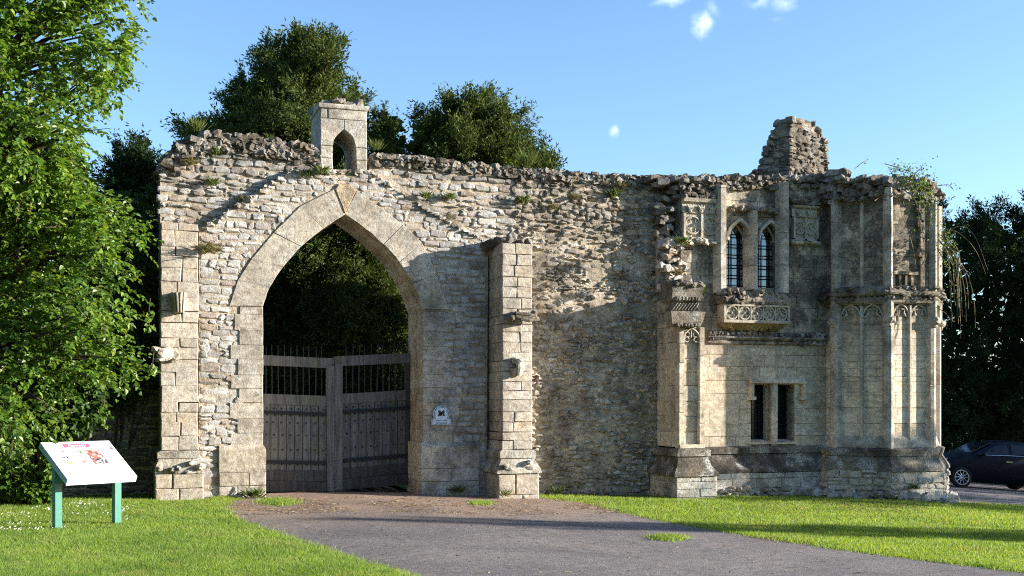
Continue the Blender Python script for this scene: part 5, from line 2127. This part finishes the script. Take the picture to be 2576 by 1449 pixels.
# hanging leafy shoots
for i, (u, v0, v1, lab) in enumerate(((262, 1015, 1072, 'leafy shoot hanging in front of the boundary wall, longest of three'), (375, 780, 832, 'short leafy shoot hanging beside the fluted corbel'), (384, 915, 940, 'tiny leafy shoot beside the pillar below the broken corbel'))):
    k = 26
    t = 15.5
    s = NR.random(k)
    U = np.stack([u + NR.normal(0, 6, k), v0 + (v1 - v0) * s], 1)
    P = unproj(U, np.full(k, t) + NR.normal(0, .06, k))
    m = thing('hanging_shoot', lab, 'shoot', ptT(u, v0, t))
    leaves('foliage', P, NR.normal(0, .6, (k, 3)) - Z3 * .7, NR.normal(0, .6, (k, 3)) + np.array([.7, -.5, .5]), NR.uniform(.05, .09, k), NR.uniform(.04, .07, k), M_lime, m, hexa=True)
    mm = MB()
    mm.tube([ptT(u + 3, v0 - 30, t), ptT(u, v0, t), ptT(u, v1, t)], .006, 4)
    mm.build('stem', [M_bark], m)

# nettles in the left corner
for i, (u, v0, v1, w_, lab) in enumerate(((22, 1140, 1252, 34, 'leftmost clump of nettles at the foot of the boundary wall'), (72, 1170, 1255, 34, 'bushy nettle clump between the left edge and the board'), (122, 1120, 1250, 14, 'slender nettle just left of the board post'))):
    shrub('nettle_clump', lab, [(u - w_, v1), (u - w_ * .8, (v0 + v1) / 2), (u - w_ * .3, v0), (u + w_ * .3, v0 + 12), (u + w_ * .9, (v0 + v1) / 2 + 8), (u + w_, v1)], 17.6, .3, 130, M_lime, 'nettle', E=20, K=6, off=90 + i, L=(.07, .12), group='nettles by the boundary wall', lenr=(.1, .2), gap=-.8)

# boundary wall behind
mb = MB()
yw = .95
bwall = [(X(-400, yw), -.4), (X(-400, yw), 2.15), (X(407, yw), 2.25), (X(407, yw), -.4)]
mb.m = 1
mb.sheet(FW(yw), bwall, [], -.5, -.01)
mb.m = 0
mb.fill(FW(yw), lambda a, z: inpoly(a, z, bwall), bwall[0][0], bwall[3][0], -.2, 2.25, (.08, .14), (.15, .4), .014, (.015, .05), .012, .022, .012, n0=-.01, wave=.04)
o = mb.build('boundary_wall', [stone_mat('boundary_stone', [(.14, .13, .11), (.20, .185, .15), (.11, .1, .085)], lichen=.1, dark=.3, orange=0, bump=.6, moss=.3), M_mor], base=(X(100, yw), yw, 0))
tag(o, 'dark rubble boundary wall in the shade behind the information board', 'wall')

# ---- climbing rose on the turret
M_rose = leaf_mat('rose_leaf', [(.05, .09, .02), (.08, .13, .03), (.11, .16, .045)], trans=.35, gloss=.3)
M_stem = plain_mat('dry_stem', (.20, .15, .09), .8, spec=.2)


def rambler(label, blobs, stems, tt):
    r = thing('climbing_rose', label, 'climber', ptT(blobs[0][0], blobs[0][1], tt))
    Q = []
    for (u, v, ru, rv, n) in blobs:
        U = np.stack([u + NR.normal(0, ru, n), v + NR.normal(0, rv, n)], 1)
        Q.append(unproj(U, tt + NR.normal(0, .12, n)))
    Q = np.concatenate(Q)
    k = len(Q)
    leaves('foliage', Q, NR.normal(0, .7, (k, 3)) - Z3 * .2, NR.normal(0, .7, (k, 3)) + np.array([.5, -.4, .5]), NR.uniform(.03, .06, k), NR.uniform(.02, .04, k), M_rose, r)
    for st in stems:
        m = MB()
        c = curve(st, 5)
        m.tube([ptT(u, v, tt - .02 + .05 * sin(i * .7)) for i, (u, v) in enumerate(c)], [.009 - .006 * i / len(c) for i in range(len(c))], 4)
        m.build('stem', [M_stem], r)
    return r


tv = 20.6
stems = [[(2200, 505), (2225, 492), (2260, 498), (2268, 540), (2285, 580), (2300, 640), (2305, 680)], [(2305, 505), (2312, 545), (2320, 590), (2330, 640), (2322, 670), (2335, 690)], [(2240, 430), (2262, 470), (2280, 520), (2290, 560)], [(2330, 440), (2310, 470), (2290, 520), (2275, 560)],
         [(2345, 470), (2330, 500), (2342, 540), (2338, 580)], [(2225, 412), (2255, 420), (2290, 432), (2320, 450)], [(2345, 470), (2385, 465), (2400, 480)], [(2300, 440), (2318, 420), (2322, 410)], [(2290, 440), (2300, 500), (2318, 540)], [(2262, 500), (2290, 510), (2325, 505)], [(2150, 425), (2165, 412), (2182, 402)]]
rambler('thorny rambling rose draped over the top of the turret', [(2300, 455, 24, 18, 260), (2325, 480, 16, 26, 220), (2275, 428, 22, 9, 110), (2348, 520, 6, 30, 70), (2395, 468, 10, 5, 14), (2180, 405, 5, 5, 8), (2250, 420, 16, 6, 50), (2300, 520, 20, 30, 60)], stems, tv)
t2 = 21.8
st2 = []
for k in range(13):
    u0, v0 = R.uniform(2365, 2400), R.uniform(590, 640)
    u1 = u0 + R.uniform(5, 75)
    v1 = v0 + R.uniform(110, 220)
    st2.append([(u0 - 10, v0 - 10), ((u0 + u1) / 2 + R.uniform(0, 12), v0 + R.uniform(20, 60)), (u1 - 4, (v0 + v1) / 2 + 20), (u1, v1)])
st2 += [[(2362, 595), (2395, 580), (2430, 600), (2460, 640), (2480, 690)], [(2365, 600), (2410, 570), (2450, 590), (2485, 680)], [(2350, 770), (2375, 785), (2390, 800)]]
rambler('arching rose stems hanging from the right side of the turret', [(2380, 610, 14, 22, 170), (2395, 650, 12, 20, 90), (2375, 585, 10, 10, 60), (2400, 700, 12, 30, 40)], st2, t2)

# ---- small plants rooted in the masonry
M_tuft = leaf_mat('wall_plant_leaf', [(.06, .10, .025), (.09, .13, .035), (.14, .15, .06)], trans=.3, gloss=.2)
M_tuftd = leaf_mat('wall_plant_dry', [(.16, .13, .06), (.12, .12, .05), (.2, .16, .08)], trans=.3, gloss=.2)


def tuft_mesh(k, h, w, broad, mat):
    th_ = NR.random(k) * 2 * pi
    D = np.stack([np.cos(th_) * w, np.sin(th_) * w - .25, NR.uniform(.3, 1.0, k)], 1)
    P = np.stack([NR.normal(0, .03, k), NR.normal(-.01, .02, k), NR.normal(0, .015, k)], 1)
    o = leaves('tuft', P + unit(D) * h * .25 * NR.random((k, 1)), D, NR.normal(0, 1, (k, 3)), NR.uniform(.5, 1.0, k) * h, NR.uniform(.6, 1.1, k) * broad, mat)
    me = o.data
    bpy.data.objects.remove(o)
    return me


protos = [tuft_mesh(110, .10, .9, .017, M_tuft), tuft_mesh(120, .10, 1.2, .011, M_tuftd), tuft_mesh(90, .15, .55, .009, M_tuft)]
TUFTS = [(546, 385, 0, 0, 1.0, 'green wall plant near the wall head, left of the bellcote'), (478, 412, 0, 1, 1.2, 'dry tuft high on the ragged left end of the wall'), (535, 462, 0, 0, 1.0, 'green tuft level with the left end of the gable slope'),
         (612, 505, 0, 1, .9, 'dry tuft left of the diagonal shadow line'), (495, 330, .3, 2, 1.8, 'tall fresh shoot on the highest point of the left wall head'), (680, 352, .3, 2, .8, 'small shoot on the wall head midway to the bellcote'),
         (525, 632, -.15, 1, 1.7, 'broad dry tuft beside the top of the corner pillar'), (808, 436, -.12, 0, 1.3, 'green plant at the foot of the bellcote'), (775, 440, -.1, 0, 1.0, 'leafy plant left of the bellcote foot'),
         (1072, 496, -.1, 0, 1.0, 'green tuft on the mossy right slope of the gable, uppermost'), (1128, 552, 0, 1, 1.0, 'tuft halfway down the right gable slope'), (1128, 500, 0, 0, 1.1, 'green plant above the right gable slope'),
         (1315, 508, 0, 0, 1.2, 'bushy green tuft above the buttress'), (1445, 498, 0, 1, 1.0, 'small tuft in the upper wall right of the buttress'), (1390, 525, 0, 1, 1.0, 'dry tuft in the upper wall, a step right of the buttress'), (1545, 492, 0, 0, 1.3, 'green tuft near the shadow of the house front'), (1560, 470, 0, 1, 1.0, 'dry tuft just below the wall head near the house front'),
         (1330, 415, .3, 2, 2.2, 'tall pale shoot on the wall head in front of the broad yew'), (945, 378, .3, 2, 1.5, 'spiky grass tuft on the wall head right of the bellcote'), (870, 250, .4, 2, 1.3, 'green shoot among the broken stones on the bellcote'),
         (1760, 735, -.64, 0, 1.2, 'plant growing on the front wall above the carved corbel'), (1700, 690, -.6, 1, 1.3, 'plant in the broken masonry above the side pier'), (1716, 612, -.7, 0, 1.2, 'fresh tuft on the broken return beside the frieze'), (2300, 1228, -1.62, 0, .8, 'weed rooted in the turret base'),
         (1400, 1244, -.1, 2, 1.6, 'grassy weed at the foot of the recess wall'), (1270, 1250, -.95, 2, 1.3, 'weed at the foot of the buttress'), (640, 1250, -.3, 0, 1.5, 'low weed at the foot of the left jamb'), (1150, 1236, -.2, 1, 1.2, 'weed at the foot of the wall below the plaque')]
for i, (u, v, y, k, s, lab) in enumerate(TUFTS):
    o = bpy.data.objects.new('wall_plant', protos[k])
    C.objects.link(o)
    p = pt(u, v, y - .05)
    o.location = p
    o.rotation_euler = (0, 0, R.uniform(-.6, .6))
    s *= 1.35 if k < 2 else 1
    o.scale = (s, s, s)
    tag(o, lab, 'plant', 'small plants rooted in the old masonry')

# ================================================================== GRASS
def grass_mat(name, cols):
    # NB patches are mixed in leaf_mat
    return leaf_mat(name, cols, trans=.45, gloss=.25, tcol=1.5, patch=True)


M_gr = grass_mat('grass_blade', [(.14, .235, .04), (.19, .29, .05), (.225, .325, .065), (.155, .25, .042), (.32, .35, .13)])


def ground_pts(poly, n):
    """uniform ground samples of an image-space region, thinning with distance"""
    U = sample_poly(poly, n)
    z = np.zeros(len(U))
    for _ in range(8):
        t = (EYE - z) * FPX / (U[:, 1] - HZ)
        k = (U[:, 0] - U0) / FPX
        P = np.stack([t * (S_ + C_ * k), CY + t * (C_ - S_ * k)], 1)
        z = np.array([gz(a, b) for a, b in P]) if _ > 5 else -0.026 * np.maximum(0, P[:, 0] - 3)
    return np.concatenate([P, z[:, None]], 1)


def in_path(P):
    pa = np.array(PATHPOLY)
    ins = np.zeros(len(P), bool)
    j = len(pa) - 1
    for i in range(len(pa)):
        c = (pa[i, 1] > P[:, 1]) != (pa[j, 1] > P[:, 1])
        with np.errstate(all='ignore'):
            xx = (pa[j, 0] - pa[i, 0]) * (P[:, 1] - pa[i, 1]) / (pa[j, 1] - pa[i, 1] + 1e-12) + pa[i, 0]
        ins ^= c & (P[:, 0] < xx)
        j = i
    return ins


def blades(P, hr=(.025, .055), wr=(.006, .011), lean=.45):
    n = len(P)
    th_ = NR.random(n) * 2 * pi
    h = NR.uniform(*hr, n)
    w_ = NR.uniform(*wr, n)
    B = np.stack([np.cos(th_), np.sin(th_), np.zeros(n)], 1)
    tip = P + Z3 * h[:, None] + NR.normal(0, 1, (n, 3)) * np.array([lean, lean, 0]) * h[:, None]
    V = np.stack([P - B * w_[:, None] / 2, P + B * w_[:, None] / 2, tip], 1).reshape(-1, 3)
    return V


GL = [(-40, 1232), (400, 1232), (520, 1244), (560, 1262), (640, 1250), (700, 1300), (1100, 1470), (-40, 1470)]
GR = [(1340, 1244), (1660, 1238), (2080, 1240), (2360, 1246), (2620, 1262), (2900, 1275), (2900, 1500), (2620, 1470), (1900, 1400), (1400, 1300)]
GP = []
for poly, n in ((GL, 210000), (GR, 225000)):
    P = ground_pts(poly, n)
    P = P[~in_path(P + NR.normal(0, .075, P.shape) * np.array([1, 1, 0]))]
    P = P[~((P[:, 0] > 14.9) & (P[:, 1] > -.75 - .12 * (P[:, 0] - 15)))]
    P = P[(P[:, 1] < -.45) | (P[:, 0] < .6) | (P[:, 0] > 15)]
    GP.append(P)
P = np.concatenate(GP)
nzz = vnoise(P[:, :3] * np.array([1, 1, 0]), .8, 4)
hs = 1 + .5 * nzz
V = blades(P, (.03, .06))
# far blades need to be wider to read
d = np.linalg.norm(P[:, :2] - np.array([0, CY]), axis=1)
Vr = V.reshape(-1, 3, 3)
mid = (Vr[:, 0] + Vr[:, 1]) / 2
sc_ = (d / 11)[:, None]
Vr[:, 0] = mid + (Vr[:, 0] - mid) * sc_
Vr[:, 1] = mid + (Vr[:, 1] - mid) * sc_
Vr[:, 2] = mid + (Vr[:, 2] - mid) * hs[:, None]
o = npmesh('grass', Vr.reshape(-1, 3), np.arange(len(Vr) * 3).reshape(-1, 3), M_gr)
tag(o, 'short mown grass of the lawns on both sides of the drive', 'grass', kind='stuff')
# tufts escaping on to the asphalt
for (u, v, ru, rv, n, lab) in ((700, 1265, 45, 8, 2600, 'oval patch of grass growing on the drive before the left jamb'), (1212, 1258, 26, 5, 900, 'small patch of grass on the drive before the shaded wall'), (1682, 1338, 42, 7, 1500, 'ragged grass patch in the asphalt crossed by a long shadow'), (560, 1256, 30, 6, 900, 'grass creeping over the drive edge beside the pillar')):
    U = np.stack([u + NR.normal(0, ru * .5, n), v + NR.normal(0, rv * .5, n)], 1)
    t = EYE * FPX / (U[:, 1] - HZ)
    P = unproj(U, t)
    P[:, 2] = [gz(a, b) + .01 for a, b in P[:, :2]]
    Vv = blades(P, (.02, .055), (.010, .018))
    o = npmesh('grass_patch', Vv, np.arange(n * 3).reshape(-1, 3), M_gr, base=tuple(P.mean(0)))
    tag(o, lab, 'grass patch')
# daisies
U = sample_poly([(-20, 1285), (330, 1262), (360, 1300), (250, 1345), (-20, 1370)], 420)
P = ground_pts([(-20, 1275), (330, 1262), (360, 1300), (250, 1345), (-20, 1370)], 520)
keep = vnoise(P * np.array([1, 1, 0]), 1.1, 9) > .0
P = P[keep]
n = len(P)
a6 = np.arange(6) * pi / 3
rr_ = NR.uniform(.006, .012, n)
tilt = NR.normal(0, .35, (n, 2))
dx = np.cos(a6)[None] * rr_[:, None]
dy = np.sin(a6)[None] * rr_[:, None]
V = np.stack([P[:, :1] + dx, P[:, 1:2] + dy, P[:, 2:3] + .055 + dx * (tilt[:, :1] + .4) + dy * (tilt[:, 1:] - .6)], 2).reshape(-1, 3)
T = np.array([[i * 6 + k for k in range(6)] for i in range(n)])
o = npmesh('daisies', V, T, plain_mat('daisy_petal', (.75, .75, .72), .7, spec=.2), loop=6)
tag(o, 'white daisies scattered over the lawn around the information board', 'daisies', kind='stuff')
# dry clippings on the right lawn and needles on the path edge
P1 = ground_pts([(1880, 1272), (2300, 1268), (2340, 1290), (1900, 1300)], 900)
P2 = ground_pts([(700, 1248), (1500, 1258), (1620, 1292), (1300, 1300), (900, 1290), (600, 1300), (570, 1275)], 5200)
P2 = P2[vnoise(P2 * np.array([1, 1, 0]), 1.3, 2) > -.12]
P3 = ground_pts([(600, 1290), (1500, 1290), (2500, 1430), (2400, 1449), (1050, 1449), (700, 1340)], 420)
P3 = P3[in_path(P3)]
P = np.concatenate([P1 + Z3 * .045, P2 + Z3 * .016, P3 + Z3 * .016])
n = len(P)
th_ = NR.random(n) * 2 * pi
D = np.stack([np.cos(th_), np.sin(th_), NR.normal(0, .12, n)], 1)
o = leaves('dry_litter', P, D, NR.normal(0, .3, (n, 3)) + Z3, NR.uniform(.03, .10, n), NR.uniform(.008, .018, n), leaf_mat('dry_needle', [(.16, .09, .05), (.28, .18, .1), (.42, .33, .22), (.12, .07, .04)], trans=.1, gloss=.1))
tag(o, 'dry brown needles and clippings strewn along the edge of the drive', 'leaf litter', kind='stuff')

# ================================================================== TREES OUTSIDE THE FRAME THAT SHADE THE RIGHT SIDE
def shade_tree(label, x, y, h, r, z0, n=2600):
    g = gz(x, y)
    b = Vector((x, y, g))
    t = thing('shade_tree', label, 'tree', b, 'trees around the lawn outside the view')
    v = unit(NR.normal(0, 1, (n, 3)))
    rad = NR.random(n) ** .4
    c = np.array([x, y, g + (z0 + h) / 2])
    P = c + v * rad[:, None] * np.array([r, r, (h - z0) / 2])
    leaves('crown', P, v + NR.normal(0, .6, (n, 3)), NR.normal(0, 1, (n, 3)), NR.uniform(.3, .55, n) * max(.7, r / 4), NR.uniform(.2, .34, n) * max(.7, r / 4), M_yew, t)
    m = MB()
    m.tube([b - Vector((0, 0, .2)), b + Vector((.1, 0, h * .5)), b + Vector((0, 0, h * .9))], [.16, .12, .03], 8)
    m.build('trunk', [M_bark], t)

for (x, y, h, r, z0, lab) in ((40, 3, 12, 4.5, .5, 'broad evergreen far beyond the parked car'), (44, 11, 14, 5.5, .5, 'tallest evergreen on the far side of the road'), (33, -3.6, 9, 3.2, .2, 'evergreen beside the road, nearer the lawn'), (50, 20, 14, 6, .5, 'evergreen at the back of the road'),
                              (31, -8.4, 7.0, 2.1, .2, 'round bush at the edge of the lawn')):
    shade_tree(lab, x, y, h, r, z0)
shade_tree('slender columnar sapling casting a thin shadow over the lawn', 30, -14.4, 8.6, .75, .1, 1800)
shade_tree('smaller columnar sapling standing beside the slender one', 29, -12.2, 5.0, .45, .1, 1000)
# unseen trees added behind and left of the camera to block low sky light
for i, (x, y, h, r) in enumerate(((-34, -38, 12, 8), (-22, -50, 13, 8), (-8, -58, 12, 9), (8, -60, 12, 9), (22, -60, 13, 8), (36, -60, 13, 8), (-40, -18, 12, 7), (-36, -2, 12, 6))):
    shade_tree(('added sky-blocking tree behind the viewer, number counted from the left gate side', '')[0] if False else ['added sky-blocking tree at the far left of the unseen row', 'second added sky-blocking tree along the unseen row, from the left corner', 'broad added sky-blocking tree left of the middle of the unseen row', 'broad added sky-blocking tree at the middle of the unseen row', 'tall added sky-blocking tree right of the middle of the unseen row', 'last added sky-blocking tree at the right end of the unseen row', 'added sky-blocking tree standing alone beyond the left lawn', 'added sky-blocking tree beyond the left end of the boundary wall'][i], x, y, h, r, .3, 3200)
# ================================================================== LIGHT, SKY, CAMERA
AZ, EL = radians(69), radians(13.5)
sd = Vector((sin(AZ) * cos(EL), -cos(AZ) * cos(EL), sin(EL)))
sun = bpy.data.lights.new('sun', 'SUN')
sun.energy, sun.angle, sun.color = 5.0, radians(.53), (1.0, .95, .87)
so = bpy.data.objects.new('sun', sun)
C.objects.link(so)
so.rotation_euler = sd.to_track_quat('Z', 'Y').to_euler()
so.location = (20, -20, 20)
w = bpy.data.worlds.new('World')
bpy.context.scene.world = w
w.use_nodes = True
wt = w.node_tree
wt.nodes.clear()
B = NT.__new__(NT)
B.t = wt
sky = wt.nodes.new('ShaderNodeTexSky')
sky.sky_type = 'NISHITA'
sky.sun_disc = False
sky.sun_elevation = EL
sky.sun_rotation = math.atan2(sd.x, sd.y)
sky.altitude, sky.air_density, sky.dust_density, sky.ozone_density = 0, 1.0, .5, 3.5
gen = wt.nodes.new('ShaderNodeTexCoord').outputs['Generated']
fac = None
wob = B.n('ShaderNodeTexNoise', Vector=gen, Scale=28.0, Detail=6.0, Roughness=.6)
dv = B.n('ShaderNodeVectorMath', _operation='SUBTRACT', i0=wob.outputs[1], i1=(.5, .5, .5))
dv = B.n('ShaderNodeVectorMath', _operation='SCALE', i0=dv.outputs[0])
dv.inputs[3].default_value = .03
for (u, v, ru, rv, st) in ((1690, 2, 44, 13, .45), (1768, 74, 16, 24, .65), (1790, 34, 14, 16, .25), (1968, 12, 20, 16, .45), (1912, 6, 26, 10, .3), (1968, 50, 12, 10, .25), (1543, 340, 12, 14, .5)):
    d = (ptT(u, v, 1) - Vector((0, CY, EYE))).normalized()
    a = B.n('ShaderNodeVectorMath', _operation='ADD', i0=gen, i1=dv.outputs[0])
    a = B.n('ShaderNodeVectorMath', _operation='SUBTRACT', i0=a.outputs[0], i1=tuple(d))
    a = B.n('ShaderNodeVectorMath', _operation='MULTIPLY', i0=a.outputs[0], i1=(FPX / ru, FPX / ru, FPX / rv))
    l = B.n('ShaderNodeVectorMath', _operation='LENGTH', i0=a.outputs[0]).outputs[1]
    f = B.m('MULTIPLY', B.m('POWER', B.step(l, 1.7, .0), 1.8), st)
    fac = f if fac is None else B.m('MAXIMUM', fac, f)
SKY_STR = .11
col = B.mix(fac, sky.outputs[0], (6.0, 6.5, 7.0))
bg = B.n('ShaderNodeBackground', Color=col, Strength=SKY_STR)
wo = B.n('ShaderNodeOutputWorld', Surface=bg.outputs[0])

cam = bpy.data.cameras.new('camera')
co = bpy.data.objects.new('camera', cam)
C.objects.link(co)
cam.sensor_width = 36
cam.lens = 36 * FPX / 2576
cam.shift_y = (HZ - 724.5) / 2576
cam.clip_end = 3000
co.location = (0, CY, EYE)
co.rotation_euler = (pi / 2, 0, -PHI)
sc = bpy.context.scene
sc.camera = co
sc.view_settings.view_transform = 'Standard'
sc.view_settings.look = 'None'
sc.view_settings.exposure = 1.6
sc.view_settings.gamma = 1
sc.view_settings.use_curve_mapping = False
sc.cycles.max_bounces = 8
sc.cycles.transparent_max_bounces = 8
sc.cycles.use_denoising = False
sc.cycles.filter_width = 1.1
